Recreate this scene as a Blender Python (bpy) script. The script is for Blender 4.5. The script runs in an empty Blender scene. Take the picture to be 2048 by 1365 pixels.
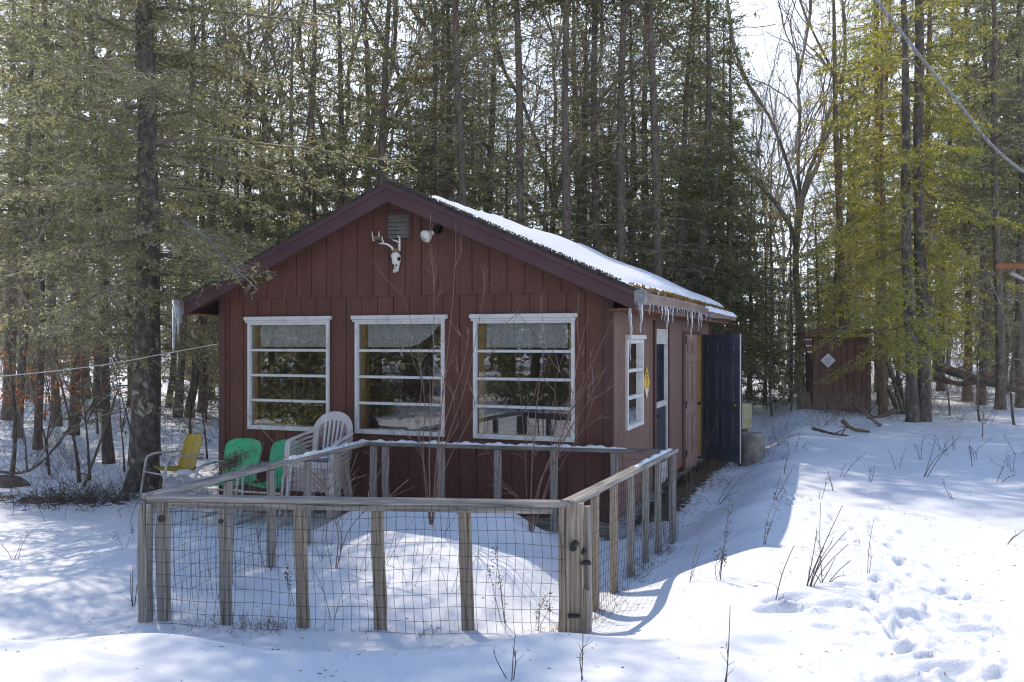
import bpy, math, random
import numpy as np
from mathutils import Vector, Matrix

C = bpy.context.scene.collection
rng = np.random.default_rng(7)
random.seed(7)
R = math.radians

# ------------------------------------------------------------------ camera, sky, sun, exposure
F = 1763.0            # focal length in photo pixels (photo 2048 wide)
EYE = 2.1
cam_d = bpy.data.cameras.new('camera'); cam = bpy.data.objects.new('camera', cam_d); C.objects.link(cam)
cam.location = (0, 0, EYE); cam.rotation_euler = (R(90), 0, 0)
cam_d.sensor_width = 36; cam_d.lens = 36 * F / 2048; cam_d.clip_start = 0.05; cam_d.clip_end = 1500
sc = bpy.context.scene; sc.camera = cam
SUN = Vector((0.40, -0.68, -1.0))            # direction in which the sunlight travels
elev = math.atan2(1.0, math.hypot(0.40, 0.68))
w = bpy.data.worlds.new('World'); sc.world = w; w.use_nodes = True
nt = w.node_tree; bg = nt.nodes['Background']
sky = nt.nodes.new('ShaderNodeTexSky'); sky.sky_type = 'NISHITA'; sky.sun_disc = False
sky.sun_elevation = elev; sky.sun_rotation = math.atan2(-0.40, 0.68)
sky.altitude = 300; sky.air_density = 1.0; sky.dust_density = 0.3; sky.ozone_density = 6.0
# thin bright haze low in the sky, broken by soft cloud
wt = nt.nodes.new('ShaderNodeTexCoord'); sx = nt.nodes.new('ShaderNodeSeparateXYZ'); nt.links.new(wt.outputs['Generated'], sx.inputs[0])
wn = nt.nodes.new('ShaderNodeTexNoise'); wn.inputs['Scale'].default_value = 2.6; wn.inputs['Detail'].default_value = 6; nt.links.new(wt.outputs['Generated'], wn.inputs['Vector'])
w1 = nt.nodes.new('ShaderNodeMapRange'); w1.interpolation_type = 'SMOOTHSTEP'; w1.inputs['From Min'].default_value = .56; w1.inputs['From Max'].default_value = .36
nt.links.new(sx.outputs[2], w1.inputs[0])
w2 = nt.nodes.new('ShaderNodeMapRange'); w2.inputs['From Min'].default_value = .30; w2.inputs['From Max'].default_value = .62; w2.inputs['To Min'].default_value = .7; nt.links.new(wn.outputs[0], w2.inputs[0])
w3 = nt.nodes.new('ShaderNodeMath'); w3.operation = 'MULTIPLY'; nt.links.new(w1.outputs[0], w3.inputs[0]); nt.links.new(w2.outputs[0], w3.inputs[1])
wm = nt.nodes.new('ShaderNodeMix'); wm.data_type = 'RGBA'; nt.links.new(w3.outputs[0], wm.inputs[0]); nt.links.new(sky.outputs[0], wm.inputs[6]); wm.inputs[7].default_value = (6.0, 6.5, 7.4, 1)
nt.links.new(wm.outputs[2], bg.inputs[0]); bg.inputs[1].default_value = 0.15
sl = bpy.data.lights.new('sun', 'SUN'); so = bpy.data.objects.new('sun', sl); C.objects.link(so)
sl.energy = 2.5; sl.angle = R(0.5); sl.color = (1.0, 0.885, 0.74)
so.rotation_euler = SUN.to_track_quat('-Z', 'Y').to_euler(); so.location = (-8, 16, 22)
sc.view_settings.view_transform = 'Standard'; sc.view_settings.look = 'None'
sc.view_settings.gamma = 1.0; sc.view_settings.exposure = 0.84
sc.cycles.max_bounces = 8; sc.cycles.diffuse_bounces = 4; sc.cycles.transparent_max_bounces = 24
sc.cycles.sample_clamp_indirect = 6.0; sc.cycles.filter_width = 1.15

# ------------------------------------------------------------------ mesh helpers
class MB:
    """collects shapes and builds them as ONE mesh"""
    def __init__(s): s.v = []; s.f = []; s.n = 0
    def add(s, v, f, m=0):
        v = np.asarray(v, float).reshape(-1, 3); f = np.asarray(f, int)
        s.v.append(v); s.f.append((f + s.n, m)); s.n += len(v)
    def box(s, lo, hi, m=0):
        x0, y0, z0 = lo; x1, y1, z1 = hi
        s.add([(x0,y0,z0),(x1,y0,z0),(x1,y1,z0),(x0,y1,z0),(x0,y0,z1),(x1,y0,z1),(x1,y1,z1),(x0,y1,z1)],
              [(0,3,2,1),(4,5,6,7),(0,1,5,4),(1,2,6,5),(2,3,7,6),(3,0,4,7)], m)
    def prism(s, poly, d, m=0):
        """poly: planar 3D polygon, extruded by vector d"""
        p = np.asarray(poly, float); k = len(p); q = p + np.asarray(d, float)
        s.add(np.vstack([p, q]), [], m); o = s.n - 2 * k
        s.f.append((np.array([[o + i, o + (i + 1) % k, o + k + (i + 1) % k, o + k + i] for i in range(k)]), m))
        s.f.append((np.array([[o + i for i in range(k)][::-1]]), m)); s.f.append((np.array([[o + k + i for i in range(k)]]), m))
    def tube(s, pts, rad, n=8, m=0, caps=True, flat=1.0):
        p = np.asarray(pts, float); k = len(p); rad = np.broadcast_to(np.asarray(rad, float), (k,))
        t = np.gradient(p, axis=0); t /= np.linalg.norm(t, axis=1)[:, None] + 1e-12
        up = np.array([0, 0, 1.0]) if abs(t[0][2]) < .9 else np.array([1.0, 0, 0])
        a = np.arange(n) * 2 * math.pi / n; rings = []
        b = None
        for i in range(k):
            if b is None: b = np.cross(t[i], up)
            b = b - t[i] * np.dot(b, t[i]); b /= np.linalg.norm(b) + 1e-12
            c = np.cross(b, t[i])
            rings.append(p[i] + rad[i] * (np.cos(a)[:, None] * b + np.sin(a)[:, None] * c * flat))
        f = [(i*n+j, i*n+(j+1) % n, (i+1)*n+(j+1) % n, (i+1)*n+j) for i in range(k-1) for j in range(n)]
        s.add(np.vstack(rings), f, m)
        if caps:
            o = s.n - k*n
            s.f.append((np.array([[o+j for j in range(n)]]), m)); s.f.append((np.array([[o+(k-1)*n+j for j in range(n)][::-1]]), m))
    def segs(s, P0, P1, r0, r1, n=3, m=0):
        P0 = np.asarray(P0, float).reshape(-1, 3); P1 = np.asarray(P1, float).reshape(-1, 3); k = len(P0)
        if k == 0: return
        r0 = np.broadcast_to(r0, (k,)); r1 = np.broadcast_to(r1, (k,))
        t = P1 - P0; t = t / (np.linalg.norm(t, axis=1)[:, None] + 1e-12)
        up = np.where(np.abs(t[:, 2:3]) < .9, np.array([[0, 0, 1.0]]), np.array([[1.0, 0, 0]]))
        b = np.cross(t, up); b /= np.linalg.norm(b, axis=1)[:, None] + 1e-12; c = np.cross(b, t)
        a = np.arange(n) * 2 * math.pi / n
        o = np.cos(a)[None, :, None] * b[:, None, :] + np.sin(a)[None, :, None] * c[:, None, :]
        A = P0[:, None, :] + o * r0[:, None, None]; B = P1[:, None, :] + o * r1[:, None, None]
        v = np.concatenate([A, B], axis=1).reshape(-1, 3)
        base = (np.arange(k) * 2 * n)[:, None, None]
        j = np.arange(n); q = np.stack([j, (j+1) % n, (j+1) % n + n, j + n], 1)[None]
        s.add(v, (base + q).reshape(-1, 4), m)
    def leaves(s, P, D, L, W, m=0, rs=rng):
        P = np.asarray(P, float).reshape(-1, 3); k = len(P)
        if k == 0: return
        D = D / (np.linalg.norm(D, axis=1)[:, None] + 1e-12)
        q = rs.normal(size=(k, 3)); S = np.cross(D, q); S /= np.linalg.norm(S, axis=1)[:, None] + 1e-12
        L = np.broadcast_to(L, (k,))[:, None]; W = np.broadcast_to(W, (k,))[:, None]
        mid = P + D * L * .45
        v = np.stack([P, mid + S * W * .5, P + D * L, mid - S * W * .5], 1).reshape(-1, 3)
        s.add(v, (np.arange(k) * 4)[:, None] + np.arange(4)[None], m)
    def mesh(s, name, mats, smooth=False):
        me = bpy.data.meshes.new(name)
        v = np.vstack(s.v)
        fs = [(f, m) for f, m in s.f if len(f)]
        loops = np.concatenate([f.ravel() for f, m in fs]); tot = np.concatenate([np.full(len(f), f.shape[1]) for f, m in fs])
        mi = np.concatenate([np.full(len(f), m) for f, m in fs])
        st = np.concatenate([[0], np.cumsum(tot)[:-1]])
        me.vertices.add(len(v)); me.vertices.foreach_set('co', v.ravel())
        me.loops.add(len(loops)); me.loops.foreach_set('vertex_index', loops.astype(np.int32))
        me.polygons.add(len(tot)); me.polygons.foreach_set('loop_start', st.astype(np.int32))
        me.polygons.foreach_set('material_index', mi.astype(np.int32))
        me.polygons.foreach_set('use_smooth', np.full(len(tot), bool(smooth)))
        for m in (mats if isinstance(mats, (list, tuple)) else [mats]): me.materials.append(m)
        me.update(calc_edges=True); me.validate()
        return me
    def obj(s, name, mats, parent=None, smooth=False, loc=None, rot=None, bevel=0):
        o = bpy.data.objects.new(name, s.mesh(name, mats, smooth)); C.objects.link(o)
        if parent: o.parent = parent
        if loc is not None: o.location = loc
        if rot is not None: o.rotation_euler = rot
        if bevel:
            b = o.modifiers.new('bevel', 'BEVEL'); b.width = bevel; b.segments = 1; b.limit_method = 'ANGLE'; b.angle_limit = R(50)
        return o

def tag(o, label=None, cat=None, group=None, kind=None):
    if label: o['label'] = label
    if cat: o['category'] = cat
    if group: o['group'] = group
    if kind: o['kind'] = kind
    return o

def empty(name, loc=(0, 0, 0), rz=0.0, label=None, cat=None, group=None):
    o = bpy.data.objects.new(name, None); C.objects.link(o); o.location = loc; o.rotation_euler = (0, 0, rz)
    o.empty_display_size = .2
    return tag(o, label, cat, group)

def copy_tree(o, parent=None):
    c = o.copy(); C.objects.link(c)
    if parent: c.parent = parent
    for ch in list(o.children): copy_tree(ch, c)
    return c

# ------------------------------------------------------------------ materials
def new_mat(name):
    m = bpy.data.materials.new(name); m.use_nodes = True
    n = m.node_tree.nodes; return m, m.node_tree, n['Principled BSDF']

def ramp(t, fac, stops):
    r = t.nodes.new('ShaderNodeValToRGB'); e = r.color_ramp.elements
    while len(e) < len(stops): e.new(0.5)
    for i, (p, c) in enumerate(stops): e[i].position = p; e[i].color = (*c, 1)
    t.links.new(fac, r.inputs[0]); return r

def noise(t, scale=5, detail=5, stretch=None, coord='Object', rough=.6, dist=0):
    tc = t.nodes.new('ShaderNodeTexCoord'); out = tc.outputs[coord]
    if stretch:
        mp = t.nodes.new('ShaderNodeMapping'); mp.inputs['Scale'].default_value = stretch
        t.links.new(out, mp.inputs[0]); out = mp.outputs[0]
    n = t.nodes.new('ShaderNodeTexNoise'); n.inputs['Scale'].default_value = scale; n.inputs['Detail'].default_value = detail
    n.inputs['Roughness'].default_value = rough; n.inputs['Distortion'].default_value = dist
    t.links.new(out, n.inputs['Vector']); return n

def bump(t, p, h, strength=.3, dist=.01):
    b = t.nodes.new('ShaderNodeBump'); b.inputs['Strength'].default_value = strength; b.inputs['Distance'].default_value = dist
    t.links.new(h, b.inputs['Height']); t.links.new(b.outputs[0], p.inputs['Normal']); return b

def M(name, stops, scale=8, stretch=None, rough=.75, bs=.3, bd=.005, detail=6, spec=.3, metal=0, dist=0, fine=None):
    m, t, p = new_mat(name)
    n = noise(t, scale, detail, stretch, dist=dist); r = ramp(t, n.outputs[0], stops)
    t.links.new(r.outputs[0], p.inputs['Base Color'])
    p.inputs['Roughness'].default_value = rough; p.inputs['Specular IOR Level'].default_value = spec; p.inputs['Metallic'].default_value = metal
    h = n.outputs[0]
    if fine:
        h = noise(t, fine, 4, None).outputs[0]
    if bs: bump(t, p, h, bs, bd)
    return m

def leaf_mat(name, stops, transl=.35, rough=.45):
    m, t, p = new_mat(name)
    g = t.nodes.new('ShaderNodeNewGeometry'); oi = t.nodes.new('ShaderNodeObjectInfo')
    ad = t.nodes.new('ShaderNodeMath'); ad.operation = 'MULTIPLY_ADD'; ad.inputs[1].default_value = .8; 
    mu = t.nodes.new('ShaderNodeMath'); mu.operation = 'MULTIPLY'; mu.inputs[1].default_value = .2
    t.links.new(oi.outputs['Random'], mu.inputs[0])
    t.links.new(g.outputs['Random Per Island'], ad.inputs[0]); t.links.new(mu.outputs[0], ad.inputs[2])
    r = ramp(t, ad.outputs[0], stops)
    t.links.new(r.outputs[0], p.inputs['Base Color']); p.inputs['Roughness'].default_value = rough
    p.inputs['Specular IOR Level'].default_value = .55
    tr = t.nodes.new('ShaderNodeBsdfTranslucent')
    br = t.nodes.new('ShaderNodeHueSaturation'); br.inputs['Value'].default_value = 1.9; br.inputs['Hue'].default_value = .49
    t.links.new(r.outputs[0], br.inputs['Color']); t.links.new(br.outputs[0], tr.inputs[0])
    mx = t.nodes.new('ShaderNodeMixShader'); mx.inputs[0].default_value = transl
    t.links.new(p.outputs[0], mx.inputs[1]); t.links.new(tr.outputs[0], mx.inputs[2])
    t.links.new(mx.outputs[0], t.nodes['Material Output'].inputs[0]); return m

def plain(name, c, rough=.5, metal=0, spec=.4, var=.15, scale=20):
    a = tuple(x * (1 - var) for x in c); b = tuple(min(1, x * (1 + var)) for x in c)
    return M(name, [(.3, a), (.7, b)], scale=scale, rough=rough, metal=metal, spec=spec, bs=.08)

def paint(name, c, wear=None, rough=.62, gscale=(3, 60, 2.2)):
    """rough-sawn painted board siding with faint saw marks and slight fading"""
    m, t, p = new_mat(name)
    n1 = noise(t, 1.3, 6); n2 = noise(t, 1.0, 4, (26, 26, 150))
    n3 = noise(t, 1.0, 5, (60, 60, 3))
    n4 = noise(t, 1.0, 6, (7, 7, .45)); m4 = t.nodes.new('ShaderNodeMath'); m4.operation = 'MULTIPLY_ADD'; m4.inputs[1].default_value = .6; t.links.new(n4.outputs[0], m4.inputs[0])
    m5 = t.nodes.new('ShaderNodeMath'); m5.operation = 'MULTIPLY_ADD'; m5.inputs[1].default_value = .7; m5.inputs[2].default_value = -.15; t.links.new(n1.outputs[0], m5.inputs[0]); t.links.new(m5.outputs[0], m4.inputs[2])
    mx = t.nodes.new('ShaderNodeMath'); mx.operation = 'ADD'; t.links.new(m4.outputs[0], mx.inputs[0])
    m2 = t.nodes.new('ShaderNodeMath'); m2.operation = 'MULTIPLY_ADD'; m2.inputs[1].default_value = .55; m2.inputs[2].default_value = -.28
    t.links.new(n2.outputs[0], m2.inputs[0]); t.links.new(m2.outputs[0], mx.inputs[1])
    r = ramp(t, mx.outputs[0], [(.25, tuple(x*.72 for x in c)), (.5, c), (.78, tuple(x*1.32 for x in c))])
    t.links.new(r.outputs[0], p.inputs['Base Color']); p.inputs['Roughness'].default_value = rough; p.inputs['Specular IOR Level'].default_value = .25
    a2 = t.nodes.new('ShaderNodeMath'); a2.operation = 'ADD'; t.links.new(n2.outputs[0], a2.inputs[0]); t.links.new(n3.outputs[0], a2.inputs[1])
    bump(t, p, a2.outputs[0], .5, .004)
    return m

mt = {}
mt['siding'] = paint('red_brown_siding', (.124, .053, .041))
mt['siding_skylit'] = paint('skylit_side_siding', (.172, .098, .076))  # side wall: front paint lightened, open-sky brightness put into its colour
mt['trim'] = paint('brown_trim', (.094, .046, .041))
mt['fascia'] = M('purple_brown_fascia', [(.25, (.062, .030, .034)), (.6, (.088, .042, .048)), (.72, (.095, .050, .055)), (.80, (.16, .15, .13))], scale=2.2, rough=.6, bs=.15, detail=8)
mt['soffit'] = M('stained_soffit_wood', [(.25, (.13, .045, .022)), (.55, (.21, .078, .036)), (.70, (.26, .11, .055)), (.74, (.6, .55, .48))], scale=3.2, rough=.7, bs=.2, detail=8)
mt['shingle'] = M('mossy_black_shingle', [(.3, (.02, .02, .02)), (.55, (.05, .05, .045)), (.7, (.10, .085, .03))], scale=14, rough=.9, bs=.6, bd=.01)
mt['white'] = M('white_window_paint', [(.25, (.42, .41, .40)), (.45, (.62, .62, .61)), (.8, (.70, .70, .69))], scale=9, rough=.5, bs=.1)
mt['wood'] = M('yellow_pine_frame', [(.3, (.50, .28, .07)), (.7, (.70, .44, .14))], scale=3, stretch=(8, 8, 1.2), rough=.6, bs=.1)
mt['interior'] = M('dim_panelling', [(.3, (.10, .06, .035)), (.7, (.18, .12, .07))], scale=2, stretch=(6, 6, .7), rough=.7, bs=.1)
mt['gutter'] = M('tan_brown_gutter', [(.3, (.20, .14, .115)), (.7, (.34, .25, .21))], scale=3, rough=.5, bs=.05)
mt['navy'] = M('faded_navy_paint', [(.3, (.075, .087, .13)), (.7, (.12, .135, .185))], scale=3, stretch=(2, 2, .8), rough=.38, bs=.05, spec=.5)
mt['tan'] = M('dull_brown_door_paint', [(.3, (.19, .115, .095)), (.7, (.28, .18, .155))], scale=4, rough=.55, bs=.06)
mt['alu'] = M('dull_aluminium', [(.3, (.42, .41, .40)), (.7, (.6, .6, .58))], scale=8, rough=.45, bs=.05)
mt['dark'] = plain('dark_metal', (.02, .02, .022), rough=.4)
mt['brass'] = plain('brass', (.5, .33, .09), rough=.3, metal=.9)
mt['screen'] = plain('dark_screen_mesh', (.03, .036, .048), rough=.7, spec=.15)
mt['grey_wood'] = M('weathered_grey_wood', [(.28, (.06, .053, .048)), (.42, (.20, .185, .168)), (.56, (.32, .295, .265)), (.70, (.48, .445, .40))], scale=2.6, stretch=(.7, 20, 20), rough=.9, bs=.85, bd=.006, detail=9, spec=.15, dist=.6)
mt['grey_wood_warm'] = M('weathered_tan_wood', [(.28, (.08, .058, .038)), (.42, (.24, .19, .14)), (.56, (.36, .30, .235)), (.70, (.50, .44, .36))], scale=2.4, stretch=(.7, 20, 20), rough=.9, bs=.85, bd=.006, detail=9, spec=.15, dist=.6)
mt['lichen_wood'] = M('lichen_grey_rail', [(.25, (.05, .05, .045)), (.5, (.17, .16, .14)), (.7, (.26, .26, .21)), (.8, (.36, .38, .32))], scale=6, stretch=(.8, 5, 5), rough=.95, bs=.8, bd=.006, detail=9)
mt['wire'] = plain('rusty_grey_wire', (.028, .025, .024), rough=.7, metal=.0)
mt['bark'] = M('grey_brown_bark', [(.25, (.035, .028, .024)), (.5, (.11, .088, .072)), (.72, (.24, .21, .18)), (.85, (.40, .40, .36))], scale=5, stretch=(2.4, 2.4, 1.1), rough=.95, bs=1, bd=.03, detail=10)
def lichen_bark():
    m = M('lichened_spruce_bark', [(.25, (.035, .028, .026)), (.5, (.115, .095, .085)), (.75, (.26, .24, .22))], scale=9, stretch=(1.6, 1.6, 1.0), rough=.95, bs=1, bd=.04, detail=10); t = m.node_tree; p = t.nodes['Principled BSDF']
    old = p.inputs['Base Color'].links[0].from_socket
    v = noise(t, 4.5, 3, None, dist=.3); r = ramp(t, v.outputs[0], [(.60, (0, 0, 0)), (.64, (1, 1, 1))]); n2 = noise(t, 40, 4); c = ramp(t, n2.outputs[0], [(.35, (.22, .22, .17)), (.65, (.50, .50, .40))])
    mx = t.nodes.new('ShaderNodeMix'); mx.data_type = 'RGBA'; t.links.new(r.outputs[0], mx.inputs[0]); t.links.new(old, mx.inputs[6]); t.links.new(c.outputs[0], mx.inputs[7]); t.links.new(mx.outputs[2], p.inputs['Base Color']); return m
mt['bark_lichen'] = lichen_bark()
mt['bark_dark'] = M('dark_bark', [(.25, (.05, .038, .032)), (.55, (.16, .125, .10)), (.8, (.30, .26, .22))], scale=6, stretch=(2.4, 2.4, .8), rough=.95, bs=1, bd=.03, detail=10)
mt['bark_warm'] = M('brown_moss_bark', [(.25, (.06, .04, .022)), (.5, (.17, .12, .07)), (.72, (.26, .19, .12)), (.85, (.20, .21, .10))], scale=5, stretch=(2.4, 2.4, .8), rough=.95, bs=1, bd=.03, detail=10)
mt['twig'] = leaf_mat('grey_twigs', [(0, (.09, .068, .052)), (.5, (.20, .16, .128)), (1, (.36, .31, .26))], .0, .9)
mt['twig_red'] = leaf_mat('reddish_twigs', [(0, (.10, .055, .04)), (.5, (.18, .11, .085)), (1, (.30, .22, .18))], .0, .7)
mt['needle'] = leaf_mat('olive_needles', [(0, (.045, .062, .022)), (.35, (.115, .142, .045)), (.65, (.20, .21, .070)), (.88, (.26, .215, .095)), (1, (.34, .30, .18))], .5)
mt['needle_dark'] = leaf_mat('dark_needles', [(0, (.022, .044, .018)), (.5, (.070, .105, .036)), (.85, (.135, .155, .055)), (1, (.25, .22, .11))], .45)
mt['needle_gold'] = leaf_mat('yellow_green_needles', [(0, (.070, .085, .012)), (.4, (.24, .255, .032)), (.75, (.42, .40, .05)), (1, (.44, .30, .07))], .6)
mt['needle_pale'] = leaf_mat('grey_green_lichened_needles', [(0, (.060, .072, .030)), (.4, (.17, .19, .075)), (.75, (.28, .275, .13)), (1, (.42, .37, .23))], .52)
mt['oak_leaf'] = leaf_mat('orange_dead_leaves', [(0, (.22, .07, .02)), (.6, (.42, .16, .04)), (1, (.5, .25, .09))], .45)
mt['straw'] = leaf_mat('dry_straw', [(0, (.06, .042, .03)), (.5, (.17, .125, .085)), (1, (.36, .29, .21))], .15, .8)
mt['weed'] = leaf_mat('dark_dry_stalks', [(0, (.035, .025, .022)), (.6, (.09, .065, .055)), (1, (.17, .12, .10))], .0, .8)
mt['yellow'] = M('weathered_yellow_enamel', [(.22, (.17, .09, .03)), (.34, (.36, .245, .028)), (.7, (.50, .36, .045))], scale=5, rough=.5, bs=.06, detail=9)
mt['green'] = M('faded_green_enamel', [(.25, (.05, .32, .14)), (.55, (.085, .50, .24)), (.72, (.15, .55, .31)), (.80, (.38, .60, .48))], scale=7, rough=.5, bs=.06, detail=9)
mt['tube'] = M('chipped_white_tube', [(.34, (.22, .19, .17)), (.46, (.46, .45, .44)), (.7, (.60, .60, .60))], scale=12, rough=.45, bs=.05, detail=8)
mt['plastic'] = M('faded_mauve_plastic', [(.3, (.40, .33, .335)), (.7, (.55, .48, .47))], scale=4, rough=.5, bs=.03)
mt['plastic_top'] = M('faded_white_plastic', [(.3, (.50, .46, .455)), (.7, (.64, .60, .58))], scale=4, rough=.5, bs=.03)
mt['bone'] = M('weathered_bone', [(.3, (.62, .58, .50)), (.6, (.80, .78, .73))], scale=30, rough=.6, bs=.3)
mt['hide'] = M('dry_hide', [(.3, (.16, .10, .04)), (.7, (.30, .22, .10))], scale=60, rough=.9, bs=.5)
mt['rust'] = M('brown_plank_shed', [(.25, (.075, .038, .028)), (.55, (.155, .078, .055)), (.8, (.24, .135, .10))], scale=2, stretch=(10, 10, .8), rough=.8, bs=.5, detail=8)
mt['concrete'] = M('mossy_concrete', [(.25, (.10, .09, .07)), (.5, (.24, .22, .19)), (.75, (.36, .34, .30))], scale=7, rough=.95, bs=.7, bd=.02, detail=9)
mt['pale_board'] = M('lichened_pale_board', [(.25, (.28, .22, .12)), (.5, (.48, .45, .27)), (.75, (.60, .57, .40))], scale=6, stretch=(4, 4, 1), rough=.9, bs=.5, detail=9)
mt['ysign'] = M('faded_yellow_sign', [(.3, (.62, .36, .03)), (.7, (.74, .47, .05))], scale=6, rough=.5, bs=.03)
mt['wsign'] = plain('white_sign', (.66, .64, .66), rough=.5)
mt['red'] = plain('faded_red_ink', (.45, .12, .08), rough=.6)
mt['ink'] = plain('black_ink', (.03, .03, .03), rough=.6)
mt['rope'] = plain('pale_rope', (.6, .58, .54), rough=.8)
mt['cable'] = M('grey_cable', [(.3, (.10, .10, .105)), (.7, (.34, .34, .35))], scale=30, rough=.5, bs=.1)
mt['moss'] = leaf_mat('dry_orange_moss', [(0, (.05, .035, .012)), (.5, (.20, .11, .025)), (1, (.32, .21, .05))], .25, .9)
mt['peel'] = plain('peeled_pale_paint', (.55, .52, .46), rough=.8, var=.4, scale=60)
mt['litter'] = leaf_mat('leaf_litter', [(0, (.03, .022, .016)), (.6, (.10, .07, .05)), (1, (.22, .16, .11))], .1, .9)

def snow_mat(name, ground=False):
    m, t, p = new_mat(name)
    n1 = noise(t, 55, 6); n2 = noise(t, 7, 5); n3 = noise(t, 260, 2)
    p.inputs['Roughness'].default_value = .55; p.inputs['Specular IOR Level'].default_value = .25
    col = ramp(t, n2.outputs[0], [(.3, (.745, .77, .81)), (.7, (.80, .815, .845))]); out = col.outputs[0]
    if ground:
        v = t.nodes.new('ShaderNodeTexVoronoi'); v.inputs['Scale'].default_value = 5.5
        tc = t.nodes.new('ShaderNodeTexCoord'); t.links.new(tc.outputs['Object'], v.inputs['Vector'])
        sp = ramp(t, v.outputs['Distance'], [(.0, (1, 1, 1)), (.045, (1, 1, 1)), (.075, (0, 0, 0))])
        mxs = t.nodes.new('ShaderNodeMix'); mxs.data_type = 'RGBA'
        t.links.new(sp.outputs[0], mxs.inputs[0]); t.links.new(out, mxs.inputs[6]); mxs.inputs[7].default_value = (.30, .25, .20, 1)
        at = t.nodes.new('ShaderNodeAttribute'); at.attribute_name = 'bare'
        nb = noise(t, 9, 8); nc = noise(t, 30, 6)
        ad = t.nodes.new('ShaderNodeMath'); ad.operation = 'ADD'; t.links.new(at.outputs['Fac'], ad.inputs[0]); t.links.new(nb.outputs[0], ad.inputs[1])
        th = ramp(t, ad.outputs[0], [(.72, (0, 0, 0)), (.82, (1, 1, 1))])
        dirt = ramp(t, nc.outputs[0], [(.3, (.028, .020, .014)), (.55, (.085, .06, .04)), (.75, (.19, .14, .095))])
        mx = t.nodes.new('ShaderNodeMix'); mx.data_type = 'RGBA'
        t.links.new(th.outputs[0], mx.inputs[0]); t.links.new(mxs.outputs[2], mx.inputs[6]); t.links.new(dirt.outputs[0], mx.inputs[7]); out = mx.outputs[2]
    t.links.new(out, p.inputs['Base Color'])
    a = t.nodes.new('ShaderNodeMath'); a.operation = 'MULTIPLY_ADD'; a.inputs[1].default_value = .35
    t.links.new(n1.outputs[0], a.inputs[0]); t.links.new(n2.outputs[0], a.inputs[2])
    a2 = t.nodes.new('ShaderNodeMath'); a2.operation = 'MULTIPLY_ADD'; a2.inputs[1].default_value = .10
    t.links.new(n3.outputs[0], a2.inputs[0]); t.links.new(a.outputs[0], a2.inputs[2])
    bump(t, p, a2.outputs[0], .7, .03)
    return m
mt['snow'] = snow_mat('snow'); mt['ground'] = snow_mat('snow_ground', True)

def glass_mat(name, base=.10, mul=1.6, tint=(.86, .88, .9)):
    m = bpy.data.materials.new(name); m.use_nodes = True; t = m.node_tree; t.nodes.remove(t.nodes['Principled BSDF'])
    fr = t.nodes.new('ShaderNodeFresnel'); fr.inputs[0].default_value = 1.5
    ma = t.nodes.new('ShaderNodeMath'); ma.operation = 'MULTIPLY_ADD'; ma.inputs[1].default_value = mul; ma.inputs[2].default_value = base; ma.use_clamp = True
    gl = t.nodes.new('ShaderNodeBsdfGlossy'); gl.inputs['Roughness'].default_value = .015; gl.inputs[0].default_value = (.95, .95, .95, 1)
    n = noise(t, 2.2, 2); b = t.nodes.new('ShaderNodeBump'); b.inputs['Strength'].default_value = .03; b.inputs['Distance'].default_value = .01
    t.links.new(n.outputs[0], b.inputs['Height']); t.links.new(b.outputs[0], gl.inputs['Normal'])
    tr = t.nodes.new('ShaderNodeBsdfTransparent'); tr.inputs[0].default_value = (*tint, 1)
    mx = t.nodes.new('ShaderNodeMixShader'); t.links.new(fr.outputs[0], ma.inputs[0]); t.links.new(ma.outputs[0], mx.inputs[0])
    t.links.new(tr.outputs[0], mx.inputs[1]); t.links.new(gl.outputs[0], mx.inputs[2]); t.links.new(mx.outputs[0], t.nodes['Material Output'].inputs[0])
    return m
mt['glass'] = glass_mat('window_glass', .075, 1.15)
mt['glass_side'] = glass_mat('side_window_glass', .42, 1.5)
def ice_mat():
    m, t, p = new_mat('ice')
    n = noise(t, 40, 5); r = ramp(t, n.outputs[0], [(.3, (.62, .68, .74)), (.7, (.88, .90, .92))])
    t.links.new(r.outputs[0], p.inputs['Base Color']); p.inputs['Roughness'].default_value = .12; p.inputs['IOR'].default_value = 1.31
    p.inputs['Transmission Weight'].default_value = .8; bump(t, p, n.outputs[0], .3, .01); return m
mt['ice'] = ice_mat()
def lace_mat():
    m, t, p = new_mat('lace'); p.inputs['Base Color'].default_value = (.92, .91, .89, 1); p.inputs['Roughness'].default_value = .9
    tc = t.nodes.new('ShaderNodeTexCoord'); v = t.nodes.new('ShaderNodeTexVoronoi'); v.feature = 'DISTANCE_TO_EDGE'; v.inputs['Scale'].default_value = 42
    t.links.new(tc.outputs['Object'], v.inputs['Vector'])
    v2 = t.nodes.new('ShaderNodeTexVoronoi'); v2.inputs['Scale'].default_value = 9; t.links.new(tc.outputs['Object'], v2.inputs['Vector'])
    wv = t.nodes.new('ShaderNodeMath'); wv.operation = 'SINE'; ml = t.nodes.new('ShaderNodeMath'); ml.operation = 'MULTIPLY'; ml.inputs[1].default_value = 70
    t.links.new(v2.outputs['Distance'], ml.inputs[0]); t.links.new(ml.outputs[0], wv.inputs[0])
    r1 = ramp(t, v.outputs['Distance'], [(0, (1, 1, 1)), (.14, (1, 1, 1)), (.26, (.1, .1, .1))])
    r2 = ramp(t, wv.outputs[0], [(.35, (0, 0, 0)), (.6, (1, 1, 1))])
    mx = t.nodes.new('ShaderNodeMath'); mx.operation = 'MAXIMUM'; t.links.new(r1.outputs[0], mx.inputs[0]); t.links.new(r2.outputs[0], mx.inputs[1])
    sc_ = t.nodes.new('ShaderNodeMath'); sc_.operation = 'MULTIPLY_ADD'; sc_.inputs[1].default_value = .72; sc_.inputs[2].default_value = .28; t.links.new(mx.outputs[0], sc_.inputs[0])
    t.links.new(sc_.outputs[0], p.inputs['Alpha']); return m
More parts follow.
